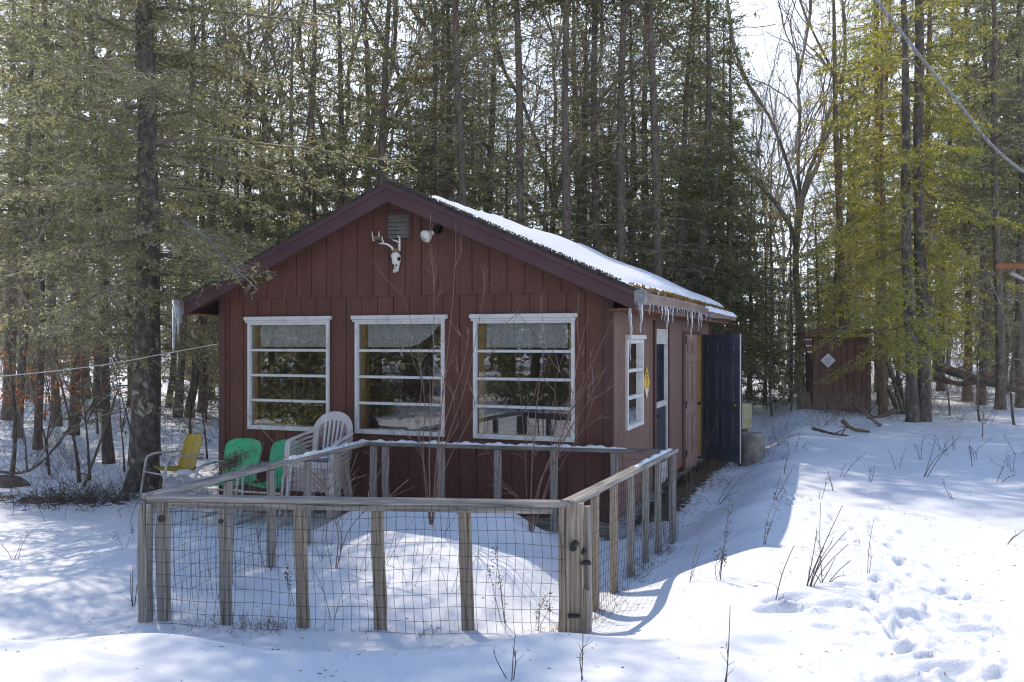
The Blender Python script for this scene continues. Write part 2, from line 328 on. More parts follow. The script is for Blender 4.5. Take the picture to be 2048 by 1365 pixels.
mt['lace'] = lace_mat()

# ------------------------------------------------------------------ place: cabin frame of reference and terrain
A = np.array([1.027, 9.05]); U = np.array([.937, -.348]); V = np.array([.349, .937]); TH = math.atan2(-.348, .937)
def W(u, v, z=0.0):
    p = A + u * U + v * V; return np.array([p[0], p[1], z])
def ss(x, a, b):
    t = np.clip((x - a) / (b - a), 0, 1); return t * t * (3 - 2 * t)
dr = np.random.default_rng(3)
DENTS = []
def trail(pts, n, spread, size, depth):
    pts = np.array(pts, float); k = len(pts) - 1
    for i in range(n):
        s = (i + .5) / n * k; j = min(int(s), k - 1); p = pts[j] + (pts[j+1] - pts[j]) * (s - j)
        d = pts[j+1] - pts[j]; a = math.atan2(d[1], d[0]) + dr.normal() * .3
        sd = (1 if i % 2 else -1) * .10
        q = p + np.array([-math.sin(a), math.cos(a)]) * sd + dr.normal(size=2) * spread
        DENTS.append((q[0], q[1], a, size * dr.uniform(.7, 1.2), depth * dr.uniform(.5, 1.1)))
trail([(1.75, 3.3), (2.0, 4.2), (2.35, 5.2), (2.9, 6.6), (3.15, 8.2), (3.1, 9.8)], 46, .09, .070, .05)
trail([(2.3, 3.4), (2.6, 4.4), (2.75, 5.6), (3.0, 7.0), (3.4, 8.5)], 30, .14, .056, .04)
for i in range(16): DENTS.append((dr.uniform(1.5, 3.0), dr.uniform(3.6, 6.0), dr.uniform(-.4, .5), dr.uniform(.06, .15), dr.uniform(.03, .06)))
for i in range(150): q_ = dr.uniform(3.5, 8.5); DENTS.append((dr.normal(1.95 + (q_ - 3.5) * .25, .22), q_, dr.uniform(0, 6), dr.uniform(.018, .045), dr.uniform(.012, .028)))
for i in range(5): DENTS.append((1.25 + i * .17 + dr.normal() * .05, 4.15 + dr.normal() * .25, .15, .13, .03))
def Hs(x, y):
    """snow surface height, without footprints"""
    x = np.asarray(x, float); y = np.asarray(y, float)
    u = (x - A[0]) * U[0] + (y - A[1]) * U[1]; v = (x - A[0]) * V[0] + (y - A[1]) * V[1]
    h = .10 + .020 * np.clip(y - 16, 0, 45)
    wob = .10 * np.sin(v * 2.1 + .6) + .06 * np.sin(v * 5.3)
    a = ss(u + wob, .62, 1.55)                              # snow bank beside the pen and the cabin
    b = ss(5.98 - y + .10 * np.sin(x * 2.3 + 1) + .05 * np.sin(x * 5.1), 0, 1.15)   # bank in front of the pen
    c = .42 * ss(-u, 2.75, 3.5) * ss(-v, .9, 2.0)           # snow beside the far rail
    c = np.maximum(c, .18 * ss(-x, 3.2, 6) * ss(12.0 - y, 0, 2.5))
    h = h + .31 * (1 - (1 - a) * (1 - b) * (1 - c))
    mound = ss(u, -3.1, -2.0) * (1 - ss(u, -.85, -.15)) * np.exp(-((v + 1.0) / .62) ** 2)
    h = h + .38 * mound * (1 + .12 * np.sin(u * 4.0))
    h = h + .24 * ss(u, -2.3, -1.6) * (1 - ss(u, -.3, .3)) * np.exp(-((v + 2.1) / .8) ** 2)
    big = .03 * np.sin(x * .9 + .4 * y) * np.sin(.7 * y - .3 * x + 1.0) + .012 * np.sin(2.9 * x + 1.3 * y) + .010 * np.sin(2.3 * y - 3.7 * x + 2)
    far = ss(y, 10, 22) * (.10 * np.sin(x * .55 + 2) * np.sin(y * .45) + .05 * np.sin(1.3 * x + .9 * y))
    h = h + big + far
    under = ss(u, -4.9, -4.6) * (1 - ss(u, .0, .15)) * ss(v, -.1, .1) * (1 - ss(v, 7.1, 7.4))
    return h * (1 - under)
def H(x, y):
    x = np.asarray(x, float); y = np.asarray(y, float); h = Hs(x, y)
    for (px, py, a, s, d) in DENTS:
        near = (np.abs(x - px) < .6) & (np.abs(y - py) < .6)
        if not near.any(): continue
        dx = np.where(near, x - px, 9); dy = np.where(near, y - py, 9)
        e1 = (dx * math.cos(a) + dy * math.sin(a)) / (s * 1.5); e2 = (-dx * math.sin(a) + dy * math.cos(a)) / (s * .62)
        r2 = e1 * e1 + e2 * e2
        h = h - d * np.exp(-r2 ** 3 * 1.1) * (1 + .35 * np.sin(23 * e1 * s + 9 * px) * np.cos(31 * e2 * s)) + .28 * d * np.exp(-((np.sqrt(r2) - 1.35) / .3) ** 2)
    for (ax, ay, bx, by, wd) in ((1.8, 3.4, 2.5, 5.4, .42), (2.5, 5.4, 3.2, 8.4, .34)):
        L2 = (bx-ax)**2 + (by-ay)**2; t = np.clip(((x-ax)*(bx-ax) + (y-ay)*(by-ay)) / L2, 0, 1); d2 = (x-ax-t*(bx-ax))**2 + (y-ay-t*(by-ay))**2
        m = np.exp(-d2 / wd**2); n_ = np.zeros_like(h)
        for k, (fx, fy, ph) in enumerate(((9.1, 5.3, 0), (-6.7, 11.9, 1), (17.3, 7.7, 2), (-13.1, 19.4, 3), (23.9, -15.2, 4), (31.0, 27.5, 5))): n_ = n_ + np.sin(fx*x + fy*y + ph + 1.4*np.sin(fy*.6*x - fx*.5*y)) / (1 + .35*k)
        h = h - .009 * m * np.clip(n_, -.3, 2.2)
    return h
def hz(x, y): return float(Hs(x, y))
def PX(px, Y): return (px - 1024) / F * Y                  # world x of photo column px at depth Y
def at(px, py, Y): return np.array([PX(px, Y), Y, EYE - (py - 682.5) / F * Y])
def gp(px, Y): x = PX(px, Y); return np.array([x, Y, hz(x, Y)])

def axis(segments):
    out = [segments[0][0]]
    for a, b, d in segments:
        n = max(1, int(round((b - a) / d))); out += list(a + (b - a) * (np.arange(n) + 1) / n)
    return np.array(out)
gx = axis([(-180, -60, 12), (-60, -20, 2), (-20, -7, .35), (-7, -3, .07), (-3, 1, .04), (1, 4.2, .018), (4.2, 4.4, .04), (4.4, 8, .1), (8, 20, .35), (20, 60, 2), (60, 180, 12)])
gy = axis([(-90, -20, 8), (-20, 1, 1), (1, 3.2, .15), (3.2, 6.4, .02), (6.4, 8.2, .03), (8.2, 12, .05), (12, 24, .2), (24, 60, 1.5), (60, 300, 16)])
XX, YY = np.meshgrid(gx, gy); ZZ = H(XX, YY)
gm = MB(); nx, ny = len(gx), len(gy)
ii = (np.arange(ny - 1)[:, None] * nx + np.arange(nx - 1)[None]).ravel()
gm.add(np.stack([XX, YY, ZZ], -1).reshape(-1, 3), np.stack([ii, ii + 1, ii + nx + 1, ii + nx], 1))
ground = gm.obj('ground', mt['ground'], smooth=True); ground['kind'] = 'structure'
uu = (XX - A[0]) * U[0] + (YY - A[1]) * U[1]; vv = (XX - A[0]) * V[0] + (YY - A[1]) * V[1]
bare = .50 * (1 - ss(np.abs(uu - .16), .10, .46)) * ss(vv, .3, 1.6) * (1 - ss(vv, 6.6, 8))
bare = np.maximum(bare, .36 * np.exp(-((YY - 10.9 - .15 * XX * 0) / .5) ** 2) * ss(-XX, 4.4, 4.9) * (1 - ss(-XX, 7, 8)))
bare = np.maximum(bare, .42 * ss(vv, -.35, -.05) * (1 - ss(vv, 0.2, .4)) * ss(uu, -4.9, -4.7) * (1 - ss(uu, 0, .2)))
bat = ground.data.attributes.new('bare', 'FLOAT', 'POINT'); bat.data.foreach_set('value', bare.ravel().astype(np.float32))

# ------------------------------------------------------------------ cabin (local frame: x along the front wall, y into depth, corner at 0,0)
cabin = empty('cabin', (A[0], A[1], 0), TH, 'small red brown cabin with three front windows and a snowy gable roof', 'cabin')
CW, CD = 4.88, 7.3
def roof_z(u): return 3.857 - .4515 * abs(u + 2.44)
def planks(mb, axis_, u0, u1, z0, ztop, off, th, openings, pitch=.2033, gap=.009, phase=0.0):
    """vertical boards between u0 and u1 with grooves, clipped to ztop(u), with rectangular openings"""
    edges = list(np.arange(u0 - phase, u1, pitch)); edges = [max(e, u0) for e in edges] + [u1]
    for a, b in zip(edges[:-1], edges[1:]):
        if b - a < .012: continue
        a2, b2 = a + gap / 2, b - gap / 2
        cuts = sorted({a2, b2, *[x for o in openings for x in o[:2] if a2 < x < b2], *([-2.44] if a2 < -2.44 < b2 and axis_ == 'u' else [])})
        for c, d in zip(cuts[:-1], cuts[1:]):
            spans = [(z0, None)]
            for (ou0, ou1, oz0, oz1) in openings:
                if c >= ou0 - 1e-6 and d <= ou1 + 1e-6:
                    new = []
                    for s0, s1 in spans:
                        hi = 99 if s1 is None else s1
                        if oz0 >= hi or oz1 <= s0: new.append((s0, s1)); continue
                        if oz0 > s0: new.append((s0, oz0))
                        if oz1 < hi: new.append((oz1, s1))
                    spans = new
            for s0, s1 in spans:
                zc = ztop(c) if s1 is None else min(s1, ztop(c)); zd = ztop(d) if s1 is None else min(s1, ztop(d))
                if zc <= s0 + .004 and zd <= s0 + .004: continue
                zc = max(zc, s0 + .001); zd = max(zd, s0 + .001)
                if axis_ == 'u': mb.prism([(c, off, s0), (d, off, s0), (d, off, zd), (c, off, zc)], (0, th, 0))
                else: mb.prism([(off, c, s0), (off, d, s0), (off, d, zd), (off, c, zc)], (-th, 0, 0))
ZW0, ZSEAM = .24, 2.64
WINS = [(-1.537, -.395), (-3.003, -1.883), (-4.474, -3.347)]
WZ0, WZ1 = 1.045, 2.345
front_open = [(a + .02, b - .02, WZ0 + .02, WZ1 - .02) for a, b in WINS]
mb = MB(); planks(mb, 'u', -CW, 0, ZW0, lambda u: ZSEAM, 0.0, .016, front_open, phase=.08)
def backing(mb, segs, y0, th=.10):
    for (a, b, z0, z1) in segs: mb.box((a, y0, z0), (b, y0 + th, z1))
# solid framing behind the boards, pieces between the openings
xs = [-CW, -4.454, -3.367, -2.983, -1.903, -1.517, -.415, 0]
for i in range(len(xs) - 1):
    if i % 2 == 0: mb.box((xs[i] + .001, .016, ZW0), (xs[i+1] - .001, .10, ZSEAM))
    else:
        mb.box((xs[i], .016, ZW0), (xs[i+1], .10, WZ0 + .02)); mb.box((xs[i], .016, WZ1 - .02), (xs[i+1], .10, ZSEAM))
mb.obj('wall', mt['siding'], cabin, bevel=.003)
mb = MB(); planks(mb, 'u', -CW, 0, ZSEAM - .035, lambda u: roof_z(u) - .13, -.014, .014, [(-2.62, -2.275, 3.21, 3.56)], phase=.13)
mb.prism([(-CW, .001, ZSEAM), (0, .001, ZSEAM), (0, .001, roof_z(0) - .15), (-2.44, .001, 3.857 - .15), (-CW, .001, roof_z(-CW) - .15)], (0, .09, 0))
mb.obj('gable_wall', mt['siding'], cabin, bevel=.003)
# side wall, facing the path
SW = (.60, 1.44, 1.12, 2.12); SD = (2.22, 3.08, .2, 2.27); BD = (4.36, 6.14, .16, 2.2)
side_open = [(SW[0]+.02, SW[1]-.02, SW[2]+.02, SW[3]-.02), SD, BD]
mb = MB(); planks(mb, 'v', 0.0, CD, ZW0, lambda v: roof_z(0) - .14, 0.0, .016, side_open, phase=.1)
for (a, b) in [(0.001, SW[0]+.02), (SW[1]-.02, SD[0]), (SD[1], BD[0]), (BD[1], CD)]: mb.box((-.10, a + (.1 if a < .01 else 0), ZW0), (-.016, b, 2.5))
mb.box((-.10, SW[0]+.02, ZW0), (-.016, SW[1]-.02, SW[2]+.02)); mb.box((-.10, SW[0]+.02, SW[3]-.02), (-.016, SW[1]-.02, 2.5))
mb.box((-.10, SD[0], SD[3]), (-.016, SD[1], 2.5)); mb.box((-.10, BD[0], BD[3]), (-.016, BD[1], 2.5))
mb.obj('wall', mt['siding_skylit'], cabin, bevel=.003)
mb = MB(); mb.box((-CW, .1, ZW0), (-CW + .1, CD, 2.5)); mb.box((-CW + .1, CD - .1, ZW0), (-.001, CD, 2.5)); mb.obj('wall', mt['siding'], cabin)
mb = MB(); mb.prism([(-CW, CD, 2.5), (0, CD, 2.5), (0, CD, roof_z(0)-.15), (-2.44, CD, 3.7), (-CW, CD, roof_z(0)-.15)], (0, -.09, 0)); mb.obj('gable_wall', mt['siding'], cabin)
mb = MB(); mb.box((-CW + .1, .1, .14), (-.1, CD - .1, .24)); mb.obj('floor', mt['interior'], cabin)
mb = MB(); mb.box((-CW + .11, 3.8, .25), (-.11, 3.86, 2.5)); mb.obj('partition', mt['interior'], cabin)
mb = MB()
for v in (.02, 3.6, CD - .2): mb.box((-CW + .02, v, .03), (-.02, v + .16, .235))
mb.obj('skid', mt['grey_wood'], cabin)
# corner boards
def part_box(name, lo, hi, m, parent=cabin, bevel=.003):
    b = MB(); b.box(lo, hi); return b.obj(name, m, parent, bevel=bevel)
part_box('corner_board', (-.085, -.022, ZW0 - .01), (.022, -.0005, ZSEAM - .036), mt['trim'])
part_box('corner_board', (.0005, .0, ZW0 - .01), (.022, .09, 2.52), mt['siding_skylit'])
part_box('corner_board', (-CW - .022, -.022, ZW0 - .01), (-CW + .07, -.0005, ZSEAM - .036), mt['trim'])
part_box('corner_board', (.0005, CD - .09, ZW0 - .01), (.022, CD, 2.52), mt['trim'])
# roof: two slopes with shingle courses
OH, OF = .30, .30
def slope(sgn):
    mb = MB(); n = 22
    for i in range(n):
        d0 = (CW/2 + OH) * i / n; d1 = (CW/2 + OH) * (i + 1) / n + .02
        z0 = 3.857 - .4515 * d0; z1 = 3.857 - .4515 * d1
        x0, x1 = -2.44 + sgn * d0, -2.44 + sgn * d1
        t = .012
        mb.prism([(x0, -OF, z0 - .03), (x0, -OF, z0), (x1, -OF, z1 + t), (x1, -OF, z1 - .03)], (0, CD + 2 * OF, 0))
    return mb.obj('roof', mt['shingle'], cabin)
slope(1); slope(-1)
# soffit boards under the overhang and fascia
def rake(sgn):
    ue = -2.44 + sgn * (CW/2 + OH); ux = -2.44; uw = -2.44 + sgn * (CW / 2)
    mb = MB(); mb.prism([(ux, -OF, 3.857 - .032), (ue, -OF, roof_z(ue) - .032), (ue, -OF, roof_z(ue) - .215), (ue - sgn*.0, -OF, roof_z(ue) - .215), (ux, -OF, 3.857 - .235)], (0, .035, 0))
    mb.prism([(ux, -OF - .012, 3.857 - .03), (ue, -OF - .012, roof_z(ue) - .03), (ue, -OF - .012, roof_z(ue) - .085), (ux, -OF - .012, 3.857 - .09)], (0, .0118, 0))
    mb.obj('fascia', mt['fascia'], cabin, bevel=.003)
    mb = MB(); mb.prism([(ux, -OF + .036, 3.857 - .125), (ue, -OF + .036, roof_z(ue) - .125), (ue, -OF + .036, roof_z(ue) - .14), (ux, -OF + .036, 3.857 - .14)], (0, OF - .052, 0))
    mb.obj('soffit', mt['soffit'], cabin)
    mb = MB(); uo, ui = (ue, uw) if sgn > 0 else (ue, uw)
    mb.prism([(ue, -OF + .036, roof_z(ue) - .19), (uw + sgn*.024, -OF + .036, roof_z(ue) - .20), (uw + sgn*.024, -OF + .036, roof_z(ue) - .215), (ue, -OF + .036, roof_z(ue) - .205)], (0, CD + 2*OF - .04, 0))
    mb.obj('soffit', mt['soffit'], cabin)
    part_box('fascia', (min(ue - .001*sgn, ue - sgn*.03), -OF + .036, roof_z(ue) - .20), (max(ue - .001*sgn, ue - sgn*.03), CD + OF, roof_z(ue) - .02), mt['fascia'])
rake(1); rake(-1)
# peeled paint flakes under the ridge
for cx, cz, s in ((-2.60, 3.60, .075), (-2.42, 3.665, .05)):
    mb = MB()
    for i in range(9):
        a = rng.uniform(0, 6.3); r_ = rng.uniform(0, s*.7); x, y = cx + math.cos(a)*r_, -OF + .2 + math.sin(a)*r_*1.0
        mb.prism([(x + s*.35*math.cos(q + rng.uniform(-.3, .3)), y + s*.35*math.sin(q), roof_z(x) - .142) for q in np.arange(5) * 1.256], (0, 0, -.002))
    mb.obj('peeled_patch', mt['peel'], cabin)

# windows
def lite(parent, lo, hi, mat, axis_='u'):
    b = MB()
    if axis_ == 'u': b.box((lo[0], .012, lo[1]), (hi[0], .016, hi[1]))
    else: b.box((-.016, lo[0], lo[1]), (-.012, hi[0], hi[1]))
    return b.obj('pane', mat, parent)
for k, (a, b_) in enumerate(WINS):
    fr = MB(); fw = .036
    z0, z1 = WZ0, WZ1
    fr.box((a, -.034, z0), (a + fw, .03, z1 - .001)); fr.box((b_ - fw, -.034, z0), (b_, .03, z1 - .001))
    fr.box((a + fw, -.034, z0), (b_ - fw, .03, z0 + .05)); fr.box((a + fw, -.034, z1 - .055), (b_ - fw, .03, z1 - .001))
    fr.box((a - .035, -.060, z1), (b_ + .035, -.001, z1 + .045)); fr.box((a - .02, -.048, z1 - .028), (b_ + .02, -.0345, z1 - .0005))
    rows = 4; hh = (z1 - .055 - z0 - .05) / rows; zz = [z0 + .05 + i * hh for i in range(rows + 1)]
    for i in range(1, rows): fr.box((a + fw + .0005, -.026, zz[i] - .015), (b_ - fw - .0005, .02, zz[i] + .015))
    win = fr.obj('window', mt['white'], cabin, bevel=.004)
    for i in range(rows): lite(win, (a + fw, zz[i] + (.015 if i else 0)), (b_ - fw, zz[i+1] - (.015 if i < rows - 1 else 0)), mt['glass'])
    wd = MB(); wd.box((a + .0455, .0305, z0 + .02), (a + .105, .12, z1 - .03)); wd.box((b_ - .075, .0305, z0 + .02), (b_ - .0455, .12, z1 - .03))
    wd.box((a + .105, .0305, z0 + .02), (b_ - .075, .12, z0 + .06))
    wd.obj('sash', mt['wood'], win)
fr = MB(); a, b_, z0, z1 = SW
fr.box((-.02, a, z0), (.03, a + .045, z1)); fr.box((-.02, b_ - .045, z0), (.03, b_, z1)); fr.box((-.02, a + .045, z0), (.03, b_ - .045, z0 + .045)); fr.box((-.02, a + .045, z1 - .05), (.03, b_ - .045, z1))
fr.box((.001, a - .03, z1 + .001), (.055, b_ + .03, z1 + .05))
hh = (z1 - z0 - .095) / 3; zz = [z0 + .045 + i * hh for i in range(4)]
for i in (1, 2): fr.box((-.019, a + .0455, zz[i] - .018), (.022, b_ - .0455, zz[i] + .018))
win = fr.obj('window', mt['white'], cabin, bevel=.004)
for i in range(3): lite(win, (a + .045, zz[i]), (b_ - .045, zz[i+1]), mt['glass_side'], 'v')
# storm door
df = MB(); a, b_ = SD[0], SD[1]
df.box((.0005, a - .10, .2), (.028, a + .001, SD[3] + .09)); df.box((.0005, b_ - .001, .2), (.028, b_ + .10, SD[3] + .09)); df.box((.0005, a + .0015, SD[3] - .001), (.028, b_ - .0015, SD[3] + .09))
fdo = df.obj('door_frame', mt['trim'], cabin, bevel=.004)
sd = MB(); f2 = .07
sd.box((-.03, a + .004, .24), (.012, a + f2, SD[3] - .01)); sd.box((-.03, b_ - f2, .24), (.012, b_ - .004, SD[3] - .01))
sd.box((-.03, a + f2, .24), (.012, b_ - f2, .50)); sd.box((-.03, a + f2, SD[3] - .21), (.012, b_ - f2, SD[3] - .01)); sd.box((-.03, a + f2, 1.24), (.012, b_ - f2, 1.31))
storm = sd.obj('storm_door', mt['alu'], cabin, bevel=.004)
pb = MB(); pb.box((-.014, a + f2, 1.31), (-.008, b_ - f2, SD[3] - .21)); pb.obj('pane', mt['glass_side'], storm)
pb = MB(); pb.box((-.016, a + f2, .50), (-.008, b_ - f2, 1.24)); pb.obj('screen', mt['screen'], storm)
pb = MB(); pb.box((-.10, a + .05, .24), (-.06, b_ - .05, SD[3] - .05)); pb.obj('inner_door', mt['navy'], storm)
hb = MB(); hb.tube([(.012, a + .035, 1.15), (.05, a + .035, 1.15), (.055, a + .035, 1.17)], .014, 8); hb.box((.012, a + .015, 1.08), (.022, a + .055, 1.2)); hb.obj('handle', mt['dark'], storm)
# shed doors: opening jambs, panelled leaf standing nearly closed, navy leaf swung open
jb = MB(); jb.box((-.10, BD[0] - .06, .16), (.02, BD[0] - .0005, 2.24)); jb.box((-.10, BD[1] + .0005, .16), (.02, BD[1] + .06, 2.24)); jb.box((-.10, BD[0], 2.2005), (.02, BD[1], 2.25))
jb.obj('door_frame', mt['trim'], cabin, bevel=.003)
def six_panel(name, wd, ht, m, parent, loc, rz, sgn=1):
    b = MB(); b.box((0, -.02, 0), (wd, .02, ht))
    o = b.obj(name, m, parent, loc=loc, rot=(0, 0, rz), bevel=.003)
    sx = [(.12, wd/2 - .05), (wd/2 + .05, wd - .12)]; sz = [(.22, .82), (.98, 1.62), (1.74, ht - .13)]
    for x0, x1 in sx:
        for z0, z1 in sz:
            q = MB()
            for s in (1, -1):
                y = .0205 * s
                fr_ = .022
                q.box((x0, min(y, y + s*.012), z0), (x0 + fr_, max(y, y + s*.012), z1)); q.box((x1 - fr_, min(y, y + s*.012), z0), (x1, max(y, y + s*.012), z1))
                q.box((x0 + fr_, min(y, y + s*.012), z0), (x1 - fr_, max(y, y + s*.012), z0 + fr_)); q.box((x0 + fr_, min(y, y + s*.012), z1 - fr_), (x1 - fr_, max(y, y + s*.012), z1))
                q.box((x0 + .05, min(y, y + s*.009), z0 + .05), (x1 - .05, max(y, y + s*.009), z1 - .05))
            q.obj('door_panel', m, o, bevel=.006)
    return o
bd = six_panel('brown_door', .86, 2.03, mt['tan'], cabin, (.024, BD[0] + .01, .17), R(90 - 3))
for z in (.25, .98, 1.95):
    q = MB(); q.box((.0, -.03, z - .05), (.05, -.0205, z + .05)); q.tube([(0, -.028, z - .055), (0, -.028, z + .055)], .009, 8); q.obj('hinge', mt['dark'], bd)
q = MB(); q.tube([(.80, -.021, .95), (.80, -.05, .95), (.80, -.06, .95), (.80, -.085, .95), (.80, -.09, .95)], [.012, .012, .028, .028, .01], 12); q.obj('knob', mt['dark'], bd)
# navy leaf: hinged at the far jamb and swung outwards
nv = six_panel('navy_door', .86, 2.06, mt['navy'], cabin, (.045, BD[1] - .01, .15), R(-90 + 51))
q = MB(); q.box((.861, -.021, 0), (.868, -.006, 2.06)); q.obj('door_edge', mt['white'], nv)
q = MB(); q.box((.861, -.0058, 0), (.868, .021, 2.06)); q.obj('door_edge', mt['trim'], nv)
for s in (-1, 1):
    q = MB(); q.tube([(.79, .021*s, .92), (.79, .05*s, .92), (.79, .06*s, .92), (.79, .085*s, .92), (.79, .09*s, .92)], [.013, .013, .03, .03, .01], 12); q.obj('knob', mt['brass'], nv)
# yellow plywood wall inside the open doorway
part_box('plywood_panel', (-1.2, BD[1] + .07, .25), (-.11, BD[1] + .09, 2.45), mt['ysign'])
part_box('plywood_panel', (-.11, BD[1] - .03, .165), (.006, BD[1] - .0006, 2.199), mt['wood'])
# vent in the gable
vf = MB(); a, b_, z0, z1 = -2.62, -2.275, 3.21, 3.56
vf.box((a, -.035, z0), (a + .04, .0, z1)); vf.box((b_ - .04, -.035, z0), (b_, .0, z1)); vf.box((a + .04, -.035, z0), (b_ - .04, .0, z0 + .035)); vf.box((a + .04, -.035, z1 - .04), (b_ - .04, .0, z1))
vent = vf.obj('vent', mt['trim'], cabin, bevel=.003)
vl = MB(); vl.box((a + .04, -.004, z0 + .035), (b_ - .04, .0005, z1 - .04), 1)
for i in range(6):
    z = z0 + .05 + i * .046; vl.prism([(a + .041, -.03, z - .004), (a + .041, -.027, z - .008), (a + .041, -.006, z + .030), (a + .041, -.009, z + .034)], (b_ - a - .082, 0, 0))
vl.obj('louver', [M('grey_louver', [(.3, (.13, .13, .12)), (.7, (.25, .25, .23))], rough=.6, bs=0), mt['dark']], vent)
# floodlight
fl = MB(); fl.tube([(-1.95, -.014, 3.33), (-1.95, -.045, 3.33)], [.055, .045], 14); fl.tube([(-1.95, -.045, 3.33), (-1.965, -.09, 3.31), (-1.98, -.12, 3.285)], [.02, .026, .026], 10)
lamp = fl.obj('floodlight', mt['dark'], cabin, smooth=True)
bb = MB(); d = np.array([-.022, -.05, -.03]); d = d / np.linalg.norm(d); p0 = np.array([-1.98, -.12, 3.285])
bb.tube([p0, p0 + d*.03, p0 + d*.07, p0 + d*.11, p0 + d*.125, p0 + d*.135], [.026, .03, .055, .072, .062, .002], 18)
bb.obj('bulb', plain('frosted_bulb', (.72, .69, .62), rough=.25, var=.08), lamp, smooth=True)
# gutters
def gutter(u0, v0, v1, z, sgn, sag):
    n = 40; prof = [(0, .055), (0, -.045), (.075, -.045), (.085, -.01), (.11, .04), (.11, .055), (.1, .055), (.1, .04), (.076, -.008), (.068, -.037), (.008, -.037), (.008, .055)]
    mb = MB(); vs = np.linspace(v0, v1, n)
    rings = [[(u0 + sgn*x, v, z + y + sag(s)) for x, y in prof] for v, s in zip(vs, np.linspace(0, 1, n))]
    k = len(prof); f = [(i*k+j, i*k+(j+1) % k, (i+1)*k+(j+1) % k, (i+1)*k+j) for i in range(n-1) for j in range(k)]
    mb.add(np.array(rings).reshape(-1, 3), f)
    return mb.obj('gutter', mt['gutter'], cabin)
sagf = lambda s: .03 * math.sin(s * 3.0) - .045 * math.exp(-((s - .62) / .16) ** 2) + .015
g1 = gutter(.301, -.30, 8.0, 2.50, 1, sagf)
gutter(-CW - .301, -.34, CD + .3, 2.51, -1, lambda s: 0)
# moss along the eave edge
mb = MB(); n = 2600
v = rng.uniform(-.28, 7.6, n); uu_ = .30 - np.abs(rng.normal(0, .035, n)); keep = (rng.random(n) < .12 + .88 * ss(v, .0, 2.8)); v, uu_ = v[keep], uu_[keep]
P = np.stack([uu_ + .01, v, 2.62 - .4515 * (uu_ - .30) + .012 * rng.random(len(v))], 1)
mb.leaves(P, np.stack([rng.normal(.3, .6, len(v)), rng.normal(0, .6, len(v)), rng.normal(.7, .5, len(v))], 1), rng.uniform(.025, .06, len(v)), rng.uniform(.012, .03, len(v)))
n2 = 900; d = rng.uniform(.0, 2.6, n2); P = np.stack([-2.44 + d, -.29 + np.abs(rng.normal(0, .03, n2)), 3.857 - .4515 * d + .01], 1)
mb.leaves(P, rng.normal(size=(n2, 3)) + np.array([0, -.3, .8]), .03, .015, 1)
mo = mb.obj('moss', [mt['moss'], mt['litter']], cabin)
# snow on the far slope facing the path
def roof_snow():
    nu, nv_ = 60, 120; mb = MB()
    s = np.linspace(0, 1, nu); q = np.linspace(0, 1, nv_); S, Q = np.meshgrid(s, q)
    lo = .42 + .06 * np.sin(Q * 9) + .03 * np.sin(Q * 31); lo = lo * (1 - .6 * ss(Q, .0, .3))
    hi = 2.60 + .035 * np.sin(Q * 13 + 1) + .025 * np.sin(Q * 47) + .02 * np.sin(Q * 91)
    D = lo + (hi - lo) * S
    v0 = -.235 + .03 * np.sin(D * 7) + .02 * np.sin(D * 19) + .05 * (1 - S) + .03*rng.normal(size=(1, nu)).cumsum(axis=1)*.12
    Vv = v0 + (CD + .57 - v0) * Q
    edge = np.minimum(np.minimum(S, 1 - S) * (hi - lo), np.minimum(Q, 1 - Q) * 7.6)
    t = .065 * (1 - np.exp(-edge / .05)) * (1 + .22 * np.sin(D * 5 + Vv) + .18 * np.sin(Vv * 3.1 + 2 * D) + .10 * np.sin(Vv * 11 + 7 * D)) * (.75 + .5 * ss(Q, .05, .5))
    top = np.stack([-2.44 + D, Vv, 3.857 - .4515 * D + .008 + t], -1).reshape(-1, 3)
    i = (np.arange(nv_ - 1)[:, None] * nu + np.arange(nu - 1)[None]).ravel()
    mb.add(top, np.stack([i, i + 1, i + nu + 1, i + nu], 1))
    bot = top.copy(); bot[:, 2] = (3.857 - .4515 * D + .006).ravel()
    mb.add(bot, np.stack([i, i + nu, i + nu + 1, i + 1], 1))
    per = np.concatenate([np.arange(nu), np.arange(1, nv_) * nu + nu - 1, (nv_ - 1) * nu + np.arange(nu - 2, -1, -1), np.arange(nv_ - 2, 0, -1) * nu])
    k = len(per); off = nu * nv_
    mb.f.append((np.stack([per, np.roll(per, -1), np.roll(per, -1) + off, per + off], 1), 0))
    o = mb.obj('roof_snow', mt['snow'], smooth=True, loc=(A[0], A[1], 0), rot=(0, 0, TH))
    return tag(o, 'white snow sheet lying on the roof slope above the gutter', 'snow', kind='stuff')
roof_snow()
def lump(name, pts, r, label, parent_local=True, squash=.5):
    """soft snow lump(s): pts local to the cabin or in the world"""
    mb = MB()
    for (x, y, z, rr) in pts:
        n, k = 14, 7
        rings = []
        for i in range(k + 1):
            a = math.pi / 2 * (1 - i / k)
            rr_ = rr * math.cos(a) ** .8 if i else 0.001
            rings.append([(x + rr_ * math.cos(t) * (1 + .15 * math.sin(3*t + x*40)), y + rr_ * math.sin(t) * (1 + .12 * math.sin(2*t + y*50)), z + squash * rr * math.sin(a)) for t in np.arange(n) * 2 * math.pi / n])
        f = [(i*n+j, i*n+(j+1) % n, (i+1)*n+(j+1) % n, (i+1)*n+j) for i in range(k) for j in range(n)]
        mb.add(np.array(rings).reshape(-1, 3), f)
    o = mb.obj(name, mt['snow'], smooth=True)
    if parent_local: o.location = (A[0], A[1], 0); o.rotation_euler = (0, 0, TH)
    return tag(o, label, 'snow', kind='stuff')
lump('gutter_snow', [(.36, 4.2 + .22 * i, 2.53, .07 + .03 * math.sin(i * 2.1)) for i in range(16)], 0, 'snow lying in the far end of the gutter', squash=.9)

